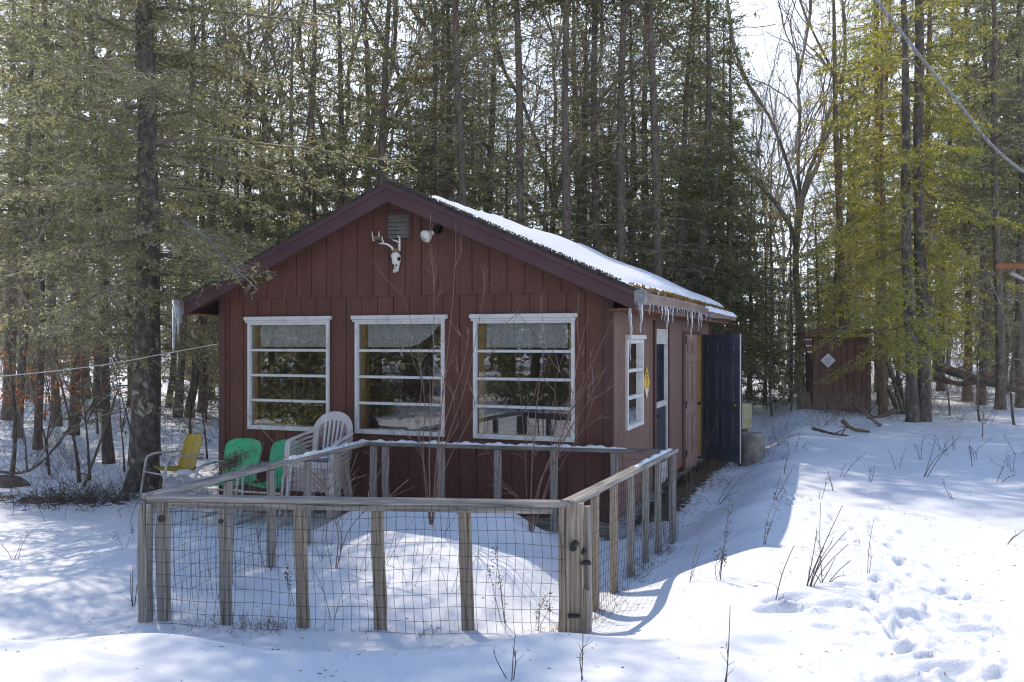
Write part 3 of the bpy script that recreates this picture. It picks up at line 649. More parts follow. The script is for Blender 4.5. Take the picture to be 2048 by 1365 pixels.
# icicles
def vfrompx(px, u):
    r = (px - 1024) / F; return ((9.05 - .348*u) * r - (1.027 + .937*u)) / (.349 - .937 * r)
def icicle(p, L, r, label, group='icicles hanging from the gutter', wob=1.0):
    n = max(6, int(L / .03)); s = np.linspace(0, 1, n)
    pts = np.stack([.006 * wob * np.sin(s * 9 + p[1] * 7), .006 * wob * np.sin(s * 7 + 2), -L * s], 1)
    rad = r * (1 - s) ** .8 * (1 + .18 * np.sin(s * 26 + p[0] * 9)) + .0012
    mb = MB(); mb.tube(pts, rad, 8)
    o = mb.obj('icicle', mt['ice'], smooth=True, loc=tuple(p)); return tag(o, label, 'icicle', group)
ic = [(1261, 614, 716, .019, 'longest icicle, hanging past the small side window', .27), (1282, 606, 664, .028, 'icicle under the frozen near end of the gutter', .37), (1299, 616, 636, .009, 0, .40), (1317, 621, 634, .008, 0, .40),
      (1324, 622, 649, .012, 0, .40), (1330, 624, 655, .010, 0, .40), (1334, 624, 692, .024, 'thick knobbly icicle hanging in front of the storm door', .41), (1345, 627, 656, .017, 'icicle just beyond the storm door top corner', .41), (1354, 630, 645, .008, 0, .41),
      (1359, 630, 642, .008, 0, .41), (1364, 633, 646, .008, 0, .41), (1369, 634, 643, .008, 0, .41), (1375, 635, 670, .012, 'thin icicle just before the big one above the brown door', .41), (1383, 636, 693, .026, 'big icicle above the brown panelled door', .41),
      (1397, 641, 678, .014, 'slim icicle above the open doorway', .41), (1400, 642, 664, .010, 0, .41), (1403, 642, 671, .016, 'icicle above the hinge side of the navy door', .41), (1412, 644, 658, .010, 0, .41), (1420, 645, 654, .009, 0, .41), (1307, 618, 628, .008, 0, .4), (1340, 626, 640, .009, 0, .41), (1389, 638, 652, .009, 0, .41)]
for px, y0, y1, r_, lab, u in ic:
    v = vfrompx(px, u); p = W(u, v); z0 = EYE - (y0 - 682.5) / F * p[1]; L = (y1 - y0) / F * p[1]; r_ *= .78
    zt = 2.50 - .045 + sagf((v + .3) / 8.3) + .004
    icicle((p[0], p[1], zt if u > .3 else 2.42), L + (.02), r_, lab or 'short thin icicle in the row under the gutter')
for i in range(15):
    v = -.15 + i * .46 + rng.uniform(-.1, .1); p = W(.315, v)
    icicle((p[0], p[1], 2.635), rng.uniform(.05, .12), .009, 'small icicle between roof edge and gutter', 'icicles dripping from the roof edge into the gutter')
# lump of ice at the gutter ends
mb = MB(); mb.box((.30, -.345, 2.455), (.425, -.19, 2.60)); o = mb.obj('gutter_ice', mt['ice'], loc=(A[0], A[1], 0), rot=(0, 0, TH), bevel=.015); tag(o, 'block of ice filling the near end of the gutter', 'ice')
p = W(-CW - .36, -.36)
mb = MB(); mb.tube([(0, 0, .09), (0, 0, .05), (.005, 0, .0), (.01, 0, -.12)], [.06, .056, .034, .03], 9); mb.tube([(-.02, 0, .02), (-.025, 0, -.2), (-.035, 0, -.47), (-.035, 0, -.55)], [.034, .028, .014, .003], 8); mb.tube([(.03, 0, .02), (.025, 0, -.2), (.02, 0, -.37)], [.03, .02, .003], 8); mb.tube([(.05, .01, .0), (.05, .01, -.2)], [.018, .003], 7)
o = mb.obj('icicle', mt['ice'], smooth=True, loc=(p[0], p[1], 2.50)); tag(o, 'cluster of grey ice hanging from the roof corner beside the spruce', 'icicle')

# lace valances behind the glass
def valance(a, b_, lab, droop=False):
    mb = MB(); nx_, nz = 60, 14
    xs_ = np.linspace(a, b_, nx_); verts = []
    for j in range(nz):
        for i, x in enumerate(xs_):
            s = i / (nx_ - 1); bot = WZ1 - .315
            if droop: bot = WZ1 - .315 + (.27 * max(0, (s - .5) / .5) ** 2.2)
            z = WZ1 - .045 + (bot - WZ1 + .045) * j / (nz - 1)
            verts.append((x, .075 + .010 * math.sin(s * 46), z))
    f = [(j*nx_+i, j*nx_+i+1, (j+1)*nx_+i+1, (j+1)*nx_+i) for j in range(nz-1) for i in range(nx_-1)]
    mb.add(verts, f); o = mb.obj('curtain', mt['lace'], smooth=True, loc=(A[0], A[1], 0), rot=(0, 0, TH)); tag(o, lab, 'curtain', None)
valance(-4.36, -3.45, 'white lace valance in the window behind the stacked chairs')
valance(-2.89, -1.97, 'white lace valance hanging down at one corner in the middle window', True)
valance(-1.42, -.50, 'white lace valance in the window nearest the cabin corner')
# things inside that show dimly
mb = MB(); mb.box((-4.2, 2.2, .95), (-1.2, 2.5, 1.0)); mb.box((-4.1, 2.25, .25), (-4.05, 2.45, .95)); mb.box((-1.3, 2.25, .25), (-1.25, 2.45, .95))

# deer skull and antlers on the gable
sk = SK = empty('deer_skull', tuple(W(-2.455, -.015, 2.98)), TH, 'white deer skull with two antlers hanging below the gable vent', 'skull')
mb = MB(); zc = [.135, .12, .09, .05, .01, -.03, -.07, -.105, -.125]; wx = [.015, .05, .066, .068, .060, .046, .034, .026, .014]; dy = [.015, .045, .058, .060, .055, .045, .036, .028, .014]
n = 16; rings = []
for z, a, d in zip(zc, wx, dy): rings.append([(a * math.cos(t) * (1 - .25 * (abs(math.sin(t)) > .8) * (z < 0)), -.05 - z * .15 + d * math.sin(t), z) for t in np.arange(n) * 2*math.pi/n])
mb.add(np.array(rings).reshape(-1, 3), [(i*n+j, (i+1)*n+j, (i+1)*n+(j+1) % n, i*n+(j+1) % n) for i in range(len(zc)-1) for j in range(n)])
for s in (-1, 1):
    mb.tube([(s*.052, -.075, .045), (s*.064, -.10, .03)], [.026, .021], 10, 1); mb.tube([(s*.012, -.088, -.10), (s*.014, -.10, -.145)], [.013, .006], 8)
    mb.tube([(s*.02, -.085, -.035), (s*.018, -.094, -.06)], [.012, .008], 8, 1)
SK.scale = (.84,) * 3; mb.obj('skull', [mt['bone'], mt['dark']], sk, smooth=True)
mb = MB(); mb.tube([(-.05, -.045, .145), (0, -.055, .165), (.05, -.045, .145)], [.02, .036, .02], 10); mb.obj('hide_patch', mt['hide'], sk, smooth=True)
mb = MB(); mb.tube([(-.035, -.05, .15), (-.06, -.06, .20), (-.11, -.09, .24), (-.165, -.13, .25), (-.20, -.16, .245)], [.017, .016, .015, .012, .004], 9); mb.tube([(-.15, -.12, .247), (-.165, -.13, .30), (-.168, -.135, .35)], [.012, .009, .003], 8); mb.obj('antler', mt['bone'], sk, smooth=True)
mb = MB(); mb.tube([(.045, -.05, .15), (.052, -.06, .21), (.07, -.09, .265), (.085, -.12, .31), (.078, -.15, .345)], [.017, .016, .015, .011, .004], 9); mb.tube([(.068, -.09, .26), (.03, -.13, .275), (-.01, -.16, .292)], [.012, .009, .003], 8); mb.obj('antler', mt['bone'], sk, smooth=True)
sp = empty('spike_antlers', tuple(W(-2.71, -.02, 3.25)), TH, 'small pair of spike antlers mounted beside the deer skull', 'antlers')
mb = MB(); mb.tube([(-.04, -.02, .012), (0, -.028, .02), (.07, -.02, -.005)], [.018, .026, .008], 8); mb.obj('skull_plate', mt['hide'], sp, smooth=True)
mb = MB(); mb.tube([(-.04, -.02, -.02), (-.048, -.03, .03), (-.055, -.035, .09)], [.012, .009, .003], 8); mb.obj('antler', mt['bone'], sp, smooth=True)
mb = MB(); mb.tube([(.03, -.02, .01), (.032, -.03, .045), (.035, -.035, .09)], [.012, .009, .003], 8); mb.obj('antler', mt['bone'], sp, smooth=True)

def text_mesh(s, size, m, loc, rot, parent, name='lettering'):
    cu = bpy.data.curves.new(name, 'FONT'); cu.body = s; cu.size = size; cu.align_x = 'CENTER'; cu.align_y = 'CENTER'; cu.extrude = .0006; cu.resolution_u = 2
    o = bpy.data.objects.new(name, cu); C.objects.link(o); dg = bpy.context.evaluated_depsgraph_get()
    me = bpy.data.meshes.new_from_object(o.evaluated_get(dg)); bpy.data.objects.remove(o)
    me.materials.clear(); me.materials.append(m)
    o = bpy.data.objects.new(name, me); C.objects.link(o); o.location = loc; o.rotation_euler = rot; o.parent = parent; return o
# yellow diamond sign on the side wall
q = W(.012, 1.66, 1.60)
ys = empty('diamond_sign', tuple(q), TH + R(90), 'yellow diamond sign with a black mark on the wall between side window and storm door', 'sign')
mb = MB(); mb.prism([(0, 0, -.20), (.185, 0, 0), (0, 0, .20), (-.185, 0, 0)], (0, -.004, 0)); mb.obj('sign_plate', mt['ysign'], ys)
mb = MB(); mb.prism([(0, -.0045, -.197), (.12, -.0045, -.066), (-.12, -.0045, -.066)], (0, -.001, 0)); mb.obj('faded_corner', plain('faded_cream', (.72, .60, .42)), ys)
text_mesh('RIZ', .055, mt['ink'], (0, -.006, .105), (R(90), 0, 0), ys); text_mesh('E.O.', .05, mt['ink'], (0, -.006, .06), (R(90), 0, 0), ys)
mb = MB(); mb.box((-.011, -.006, -.085), (.011, -.0046, .0)); mb.prism([(-.011, -.006, 0), (.011, -.006, 0), (.05, -.006, .035), (.035, -.006, .045)], (0, .0013, 0)); mb.obj('arrow', mt['ink'], ys)

# ------------------------------------------------------------------ garden pen fence
NR = np.array([.395, 6.0]); NL = np.array([-2.57, 6.25]); BR = np.array([1.606, 8.82]); BL = np.array([-1.56, 9.55])
ZR = 1.01
fence = empty('pen_fence', (0, 0, 0), 0, 'weathered grey timber pen with wire mesh sides in front of the cabin', 'fence')
def board(name, p0, p1, wd, th, m, parent, side=(0, 1, 0), jitter=.006, seed=0):
    """board with its own local x along its length, slightly uneven"""
    p0 = np.array(p0, float); p1 = np.array(p1, float); d = p1 - p0; L = np.linalg.norm(d); d /= L
    s = np.array(side, float); s -= d * np.dot(s, d); s /= np.linalg.norm(s); t = np.cross(d, s)
    rs = np.random.default_rng(seed + int(abs(p0[0]*991) + abs(p0[1]*77)))
    n = max(4, int(L / .16)); rings = []
    for i in range(n + 1):
        j = rs.normal(size=8) * jitter * .35; c = rs.normal(size=2) * jitter * .4; x = L * i / n
        e = .006
        hw, ht = wd/2, th/2
        rings.append([(x, -hw + j[0] + c[0], -ht + e), (x, -hw + e + j[0] + c[0], -ht), (x, hw - e + j[1] + c[0], -ht), (x, hw + j[1] + c[0], -ht + e), (x, hw + j[2] + c[0], ht - e), (x, hw - e + j[2] + c[0], ht), (x, -hw + e + j[3] + c[0], ht), (x, -hw + j[3] + c[0], ht - e)])
    mb = MB(); k = 8
    mb.add(np.array(rings).reshape(-1, 3), [(i*k+j, (i+1)*k+j, (i+1)*k+(j+1) % k, i*k+(j+1) % k) for i in range(n) for j in range(k)])
    mb.f.append((np.array([list(range(k))]), 0)); mb.f.append((np.array([[n*k + j for j in range(k)][::-1]]), 0))
    o = mb.obj(name, m, parent); mat = Matrix((Vector(d), Vector(s), Vector(t))).transposed().to_4x4(); mat.translation = Vector(p0); o.matrix_basis = mat
    return o
def lerp(a, b, t): return a + (b - a) * t
def rail(a, b, m, z=ZR, ext=.05, th=.04, wd=.10):
    d = (b - a) / np.linalg.norm(b - a); a2, b2 = a - d * ext, b + d * ext; nrm = np.array([-d[1], d[0], 0])
    return board('top_rail', (*a2, z - th/2), (*b2, z - th/2), wd, th, m, fence, nrm)
def post(p, side, wd=.085, th=.045, z1=ZR - .042, m=None, lean=(0, 0), zb=None):
    z0 = (hz(*p) if zb is None else zb) - .12
    return board('post', (p[0] + lean[0], p[1] + lean[1], z0), (p[0], p[1], z1), wd, th, m or mt['grey_wood'], fence, side)
dF = (NR - NL) / np.linalg.norm(NR - NL); dS = (BR - NR) / np.linalg.norm(BR - NR); dB = (BR - BL) / np.linalg.norm(BR - BL); dL = (BL - NL) / np.linalg.norm(BL - NL)
rail(NL, NR, mt['grey_wood'], ext=.0); rail(NR, BR, mt['grey_wood'], z=ZR + .012, ext=.04); rail(BL, BR, mt['lichen_wood'], ext=.04); rail(NL, BL, mt['grey_wood'], z=ZR + .012, ext=.03)
# under-rail stringer of the front
board('stringer', (*(NL + dF*.15), ZR - .065), (*(NR - dF*.12), ZR - .065), .045, .045, mt['grey_wood'], fence, (-dF[1], dF[0], 0))
sideF = (*dF, 0); sideS = (*dS, 0); sideB = (*dB, 0); sideL = (*dL, 0)
for px, warm in ((445, 0), (597, 1), (752, 1), (928, 1)):
    r_ = (px - 1024) / F; t_ = (NL[0] - NL[1]*r_) / (NL[0] - NL[1]*r_ - (NR[0] - NR[1]*r_)); p = lerp(NL, NR, t_) + np.array([.0, .03])
    post(p, sideF, .085 if warm else .08, m=mt['grey_wood_warm'] if warm else mt['grey_wood'], lean=(.035 if warm else .02, 0))
post(NL + np.array([-.03, 0]), sideF, .09, .06, z1=ZR - .06); post(NL + np.array([.09, .03]), sideF, .09, .05)
post(NR + np.array([-.055, -.01]), sideF, .05, .05, m=mt['grey_wood_warm']); post(NR + np.array([.03, -.02]), sideF, .115, .075, z1=ZR - .01, m=mt['grey_wood_warm']); post(NR + np.array([.115, .045]), sideS, .06, .06, m=mt['grey_wood'])
board('brace', (*(NR + np.array([.10, -.03])), -.05), (*(NR + np.array([.105, -.03])), .42), .045, .05, mt['grey_wood_warm'], fence, sideF)
for t_, warm in ((.20, 1), (.36, 1), (.52, 0), (.68, 0), (.83, 0)): post(lerp(NR, BR, t_) + np.array([-.02, 0]), sideS, .10, .045, m=mt['grey_wood_warm'] if warm else mt['grey_wood'])
post(BR, sideS, .13, .05); 
for t_ in (.02, .062, .255, .445, .63, .82): post(lerp(BL, BR, t_) , sideB, .075, .045, zb=.15)
for t_ in (.27, .45, .63, .80): post(lerp(NL, BL, t_), sideL, .085, .045)
# pegs and knots on the near posts
mb = MB(); mb.tube([(.43, 5.955, .735), (.405, 5.87, .72)], [.026, .024], 12); mb.obj('peg', mt['dark'], fence)
mb = MB(); mb.box((.375, 5.90, .245), (.455, 5.945, .262)); mb.obj('bracket', mt['dark'], fence)
mb = MB(); mb.box((.46, 5.90, .60), (.53, 5.98, .615)); mb.tube([(.46, 5.96, .66), (.50, 5.94, .70)], .018, 8); mb.obj('bracket', mt['dark'], fence)
mb = MB(); mb.tube([(NL[0] + .085, 6.245, .84), (NL[0] + .085, 6.253, .84)], .026, 12); mb.tube([(-2.05, 6.205, .83), (-2.05, 6.214, .83)], .018, 12); mb.obj('knot', mt['dark'], fence)
def wire_panel(a, b, off, z0, z1, seed):
    rs = np.random.default_rng(seed); d = (b - a); L = np.linalg.norm(d); d /= L; nr = np.array([-d[1], d[0]])
    ns = int(L / .063); nzr = int((z1 - z0) / .088); S = np.linspace(0, L, ns + 1); Zr = z1 - np.arange(nzr + 1) * .088
    ph = rs.uniform(0, 6, 8)
    def P(s, z):
        s_ = s + .010 * np.sin(z * 9 + s * 2 + ph[0]) + .006 * np.sin(s * 11 + ph[1]); z_ = z + .009 * np.sin(s * 3.1 + ph[2]) + .006 * np.sin(s * 8.7 + z * 6 + ph[3]) - .01 * np.sin(s / L * math.pi)
        o = off + .012 * np.sin(s * 4 + z * 5 + ph[4]) * ss(z1 - z, 0, .3)
        return np.stack([a[0] + d[0]*s_ + nr[0]*o, a[1] + d[1]*s_ + nr[1]*o, z_], -1)
    SS, ZZ_ = np.meshgrid(S, Zr); G = P(SS, ZZ_); mb = MB()
    mb.segs(G[:, :-1].reshape(-1, 3), G[:, 1:].reshape(-1, 3), .0017, .0017, 3); mb.segs(G[:-1].reshape(-1, 3), G[1:].reshape(-1, 3), .0017, .0017, 3)
    return mb.obj('wire_mesh', mt['wire'], fence)
wire_panel(NL, NR, -.035, .10, ZR - .03, 1); wire_panel(NR + np.array([.02, 0]), BR, -.05, .05, ZR - .02, 2); wire_panel(BL, BR, .03, .2, ZR - .03, 3); wire_panel(NL, BL, .035, .1, ZR - .02, 4)
# snow lines on the rails
def rail_snow(a, b, z, lab, t0, t1, wd=.034):
    n = 90; s = np.linspace(t0, t1, n); c = a[None] + (b - a)[None] * s[:, None]; d = (b - a) / np.linalg.norm(b - a); nr = np.array([-d[1], d[0]])
    hgt = .018 * (1 + .5 * np.sin(s * 60) + .4 * np.sin(s * 171)) * np.minimum(1, np.minimum(s - t0, t1 - s) * 25) + .002
    rings = [[(*(c[i] - nr*wd), z - .004), (*(c[i] - nr*wd*.8), z + h*.7), (*c[i], z + h), (*(c[i] + nr*wd*.8), z + h*.7), (*(c[i] + nr*wd), z - .004)] for i, h in enumerate(hgt)]
    mb = MB(); mb.add(np.array(rings).reshape(-1, 3), [(i*5+j, i*5+j+1, (i+1)*5+j+1, (i+1)*5+j) for i in range(n-1) for j in range(4)])
    return tag(mb.obj('rail_snow', mt['snow'], smooth=True), lab, 'snow', kind='stuff')
rail_snow(BL, BR, ZR, 'thin snow line along the far rail of the pen', .0, .86); rail_snow(NL, BL, ZR + .012, 'thin snow line along the sloping far side rail', .52, 1.0); rail_snow(NR, BR, ZR + .012, 'frost on the near side rail', .55, .98, .02)

# ------------------------------------------------------------------ chairs
def curve_pts(ctrl, n=8):
    ctrl = [np.array(c, float) for c in ctrl]; P = [ctrl[0]] + ctrl + [ctrl[-1]]; out = []
    for i in range(1, len(P) - 2):
        for t in np.linspace(0, 1, n, endpoint=False):
            p0, p1, p2, p3 = P[i-1], P[i], P[i+1], P[i+2]
            out.append(.5 * (2*p1 + (p2 - p0)*t + (2*p0 - 5*p1 + 4*p2 - p3)*t*t + (3*p1 - p0 - 3*p2 + p3)*t**3))
    out.append(ctrl[-1]); return np.array(out)
def lawn_chair(loc, rz, m, label, group):
    t = empty('lawn_chair', loc, rz, label, 'chair', group)
    # backrest: rounded shell, leaning back (chair faces -y)
    def shell(name, w0, h, rad, place):
        nx_, nz = 22, 22; v = []
        for k in (0, 1):
            for j in range(nz + 1):
                for i in range(nx_ + 1):
                    a = -1 + 2*i/nx_; b = j/nz
                    hw = w0/2 * (1 - .10 * (1 - b)); top = 1 - b
                    # rounded upper corners
                    y_ = b * h; 
                    if y_ > h - rad: hw -= rad - math.sqrt(max(0, rad**2 - (y_ - (h - rad))**2))
                    if y_ < rad*.5: hw -= (rad*.5 - math.sqrt(max(0, (rad*.5)**2 - (rad*.5 - y_)**2))) * .6
                    hw = max(hw, .01)
                    v.append(place(a * hw, y_, .012 * k + .045 * a * a - .004*math.cos(a*9)))
        n1 = (nx_+1)*(nz+1); f = []
        for j in range(nz):
            for i in range(nx_):
                q = j*(nx_+1)+i; f.append((q, q+1, q+nx_+2, q+nx_+1)); f.append((n1+q, n1+q+nx_+1, n1+q+nx_+2, n1+q+1))
        per = list(range(nx_+1)) + [j*(nx_+1)+nx_ for j in range(1, nz+1)] + [nz*(nx_+1)+i for i in range(nx_-1, -1, -1)] + [j*(nx_+1) for j in range(nz-1, 0, -1)]
        for a_, b_ in zip(per, per[1:] + per[:1]): f.append((a_, n1+a_, n1+b_, b_))
        b = MB(); b.add(v, f); return b.obj(name, m, t, smooth=True)
    shell('backrest', .50, .56, .13, lambda x, y, d: (x, .20 + y*.30 - d, .38 + y*.95))
    shell('seat', .50, .50, .10, lambda x, y, d: (x, .24 - y, .385 + .06*(y/.5) + d*.8 - .06 * math.sin(min(1, y/.5)*2.6)*.6))
    t.scale = (.94,) * 3
    for s in (-1, 1):
        x = s * .30; b = MB()
        b.tube(curve_pts([(x*.86, .30, .62), (x*.98, .18, .635), (x, -.05, .64), (x, -.22, .63), (x, -.30, .57), (x, -.33, .42), (x, -.37, .18), (x, -.385, .05), (x, -.34, .012), (x, 0, .012), (x, .36, .012)], 6), .0165, 10)
        b.obj('frame', mt['tube'], t, smooth=True)
    b = MB(); b.tube([(-.30, .36, .012), (.30, .36, .012)], .0165, 10); b.obj('crossbar', mt['tube'], t, smooth=True)
    b = MB(); b.tube([(-.30, -.34, .385), (.30, -.34, .385)], .012, 8); b.obj('crossbar', mt['tube'], t, smooth=True)
    b = MB(); b.tube([(-.28, .22, .60), (-.24, .30, .55), (.24, .30, .55), (.28, .22, .60)], .012, 8); b.obj('crossbar', mt['tube'], t, smooth=True)
    return t
G = 'metal lawn chairs beside the cabin'
def ground_at(px, Y, dz=0): p = gp(px, Y); return (p[0], p[1], p[2] + dz)
ych = lawn_chair(ground_at(352, 11.0, .06), R(-40), mt['yellow'], 'yellow metal lawn chair beside the spruce trunk', G)
lawn_chair(ground_at(465, 10.05, .0), R(-10), mt['green'], 'green metal lawn chair with dead plant matter on its seat back', G)
lawn_chair(ground_at(551, 9.75, .0), R(-18), mt['green'], 'green metal lawn chair partly hidden by the plastic chair stack', G)
ych.scale = (.84,) * 3
mb = MB(); n = 900; P = rng.normal(size=(n, 3)) * np.array([.06, .05, .06]); P[:, 0] += P[:, 2] * .8
mb.leaves(P, rng.normal(size=(n, 3)), .035, .012); o = mb.obj('dead_plant', mt['straw'], loc=tuple(at(463, 926, 9.55))); tag(o, 'clump of dry brown plant stuck on the green chair back', 'dead plant')
q = ground_at(380, 10.85); lump('seat_snow', [(PX(368, 10.85), 10.85, q[2] + .38, .12)], 0, 'snow left on the yellow chair seat', False, .4)

def mono_chair_mesh():
    """moulded plastic armchair, faces -y; returns {part: MB}"""
    parts = {}
    t = .012
    # back: arched panel with slots
    b = MB(); W0, z0, z1 = .235, .45, .92
    def Y(z): return .20 + (z - .42) * .32
    outer = [(W0 * math.cos(a), z1 - .20 + .20 * math.sin(a)) for a in np.linspace(0, math.pi, 21)]
    inner = [((W0 - .062) * math.cos(a), z1 - .20 + .10 * math.sin(a)) for a in np.linspace(0, math.pi, 21)]
    def strip(po, pi_):
        for i in range(len(po) - 1):
            poly = [(po[i][0], Y(po[i][1]) - .08*po[i][0]**2*4, po[i][1]), (po[i+1][0], Y(po[i+1][1]) - .08*po[i+1][0]**2*4, po[i+1][1]), (pi_[i+1][0], Y(pi_[i+1][1]) - .08*pi_[i+1][0]**2*4, pi_[i+1][1]), (pi_[i][0], Y(pi_[i][1]) - .08*pi_[i][0]**2*4, pi_[i][1])]
            b.prism(poly, (0, .014, 0))
    strip(outer, inner)
    for s in (-1, 1): strip([(s*W0, z1 - .20), (s*(W0 - .015), z0 + .08), (s*(W0 - .03), z0 - .03)][::s], [(s*(W0 - .062), z1 - .20), (s*(W0 - .07), z0 + .08), (s*(W0 - .085), z0 - .03)][::s])
    for k in range(5):
        x = (-.105 + k * .0525); zt = z1 - .20 + .10 * math.sqrt(max(0, 1 - (x/(W0 - .062))**2)) + .01
        strip([(x * .82 - .012, z0 - .02), (x - .013, zt)], [(x * .82 + .012, z0 - .02), (x + .013, zt)])
    strip([(-.18, z0 - .02), (.18, z0 - .02)], [(-.18, z0 - .06), (.18, z0 - .06)])
    parts['backrest'] = b
    b = MB(); nx_, ny_ = 10, 8; v = []
    for k in (0, 1):
        for j in range(ny_ + 1):
            for i in range(nx_ + 1):
                a = -1 + 2*i/nx_; q = j/ny_; v.append((a * (.20 + .03*(1-q)), -.24 + q * .45, .43 - .03*q - .02*(1 - a*a) * math.sin(q*3) - .012*k))
    n1 = (nx_+1)*(ny_+1); f = []
    for j in range(ny_):
        for i in range(nx_): q = j*(nx_+1)+i; f.append((q, q+1, q+nx_+2, q+nx_+1)); f.append((n1+q, n1+q+nx_+1, n1+q+nx_+2, n1+q+1))
    b.add(v, f)
    b.prism([(-.23, -.24, .43), (.23, -.24, .43), (.23, -.25, .365), (-.23, -.25, .365)], (0, .012, 0))
    for s in (-1, 1): b.prism([(s*.23, -.24, .43), (s*.20, .21, .40), (s*.20, .21, .35), (s*.23, -.24, .365)], (s*.012, 0, 0))
    parts['seat'] = b
    for s, nm in ((-1, 'arm_a'), (1, 'arm_b')):
        b = MB()
        path = curve_pts([(s*.225, .255, .70), (s*.265, .16, .685), (s*.28, .0, .665), (s*.28, -.16, .65), (s*.275, -.235, .625), (s*.268, -.262, .56), (s*.265, -.27, .43)], 6)
        b.tube(path, np.linspace(.030, .030, len(path)), 8, flat=.55); parts[nm] = b
    for s in (-1, 1):
        for fy, nm in ((-1, 'f'), (1, 'r')):
            b = MB(); y0 = -.265 if fy < 0 else .19; y1 = -.29 if fy < 0 else .27; zt = .45 if fy < 0 else .41; x0 = s*.25 if fy < 0 else s*.215; x1 = s*.285 if fy < 0 else s*.25
            w_ = .05
            b.prism([(x0 - s*w_, y0, zt), (x0, y0, zt), (x1, y1, 0), (x1 - s*w_*.7, y1, 0)], (0, .010*fy*-1, 0)); b.prism([(x0, y0 + .0005, zt), (x0, y0 - fy*w_, zt), (x1, y1 - fy*w_*.7, 0), (x1, y1 + .0005, 0)], (-s*.010, 0, 0))
            parts['leg_%s%d' % (nm, s)] = b
    return parts
pm = mono_chair_mesh(); base = ground_at(640, 9.62)
meshes = {k: (('arm' if k.startswith('arm') else 'leg' if k.startswith('leg') else k), v) for k, v in pm.items()}
stackg = 'plastic armchairs in the stack'
first = None
stack_labels = ['bottom chair of the mauve plastic stack, its feet in the snow', 'second chair up in the mauve plastic stack', 'third chair up in the mauve plastic stack', 'fourth chair up in the mauve plastic stack', 'fifth chair up in the mauve plastic stack', 'topmost pale plastic armchair of the stack, its slatted back showing']
for i in range(6):
    lean = .012 * i
    if first is None:
        t = empty('plastic_chair', (0, 0, 0), 0, stack_labels[0], 'chair', stackg)
        for k, (nm, b) in meshes.items(): b.obj(nm, mt['plastic'], t, smooth=(nm == 'arm'), bevel=.003 if nm != 'arm' else 0)
        first = t
    else: t = copy_tree(first)
    t.location = (base[0] + .006*i, base[1] - lean, base[2] + .052*i); t.rotation_euler = (0, 0, R(-15 + (i % 3 - 1) * 1.5)); t['label'] = stack_labels[i]
for ch in t.children:
    ch.data = ch.data.copy(); ch.data.materials[0] = mt['plastic_top']
lump('seat_snow', [(base[0] + .03, base[1] - .12, base[2] + .73, .17)], 0, 'snow on the seat of the topmost plastic chair', False, .25)

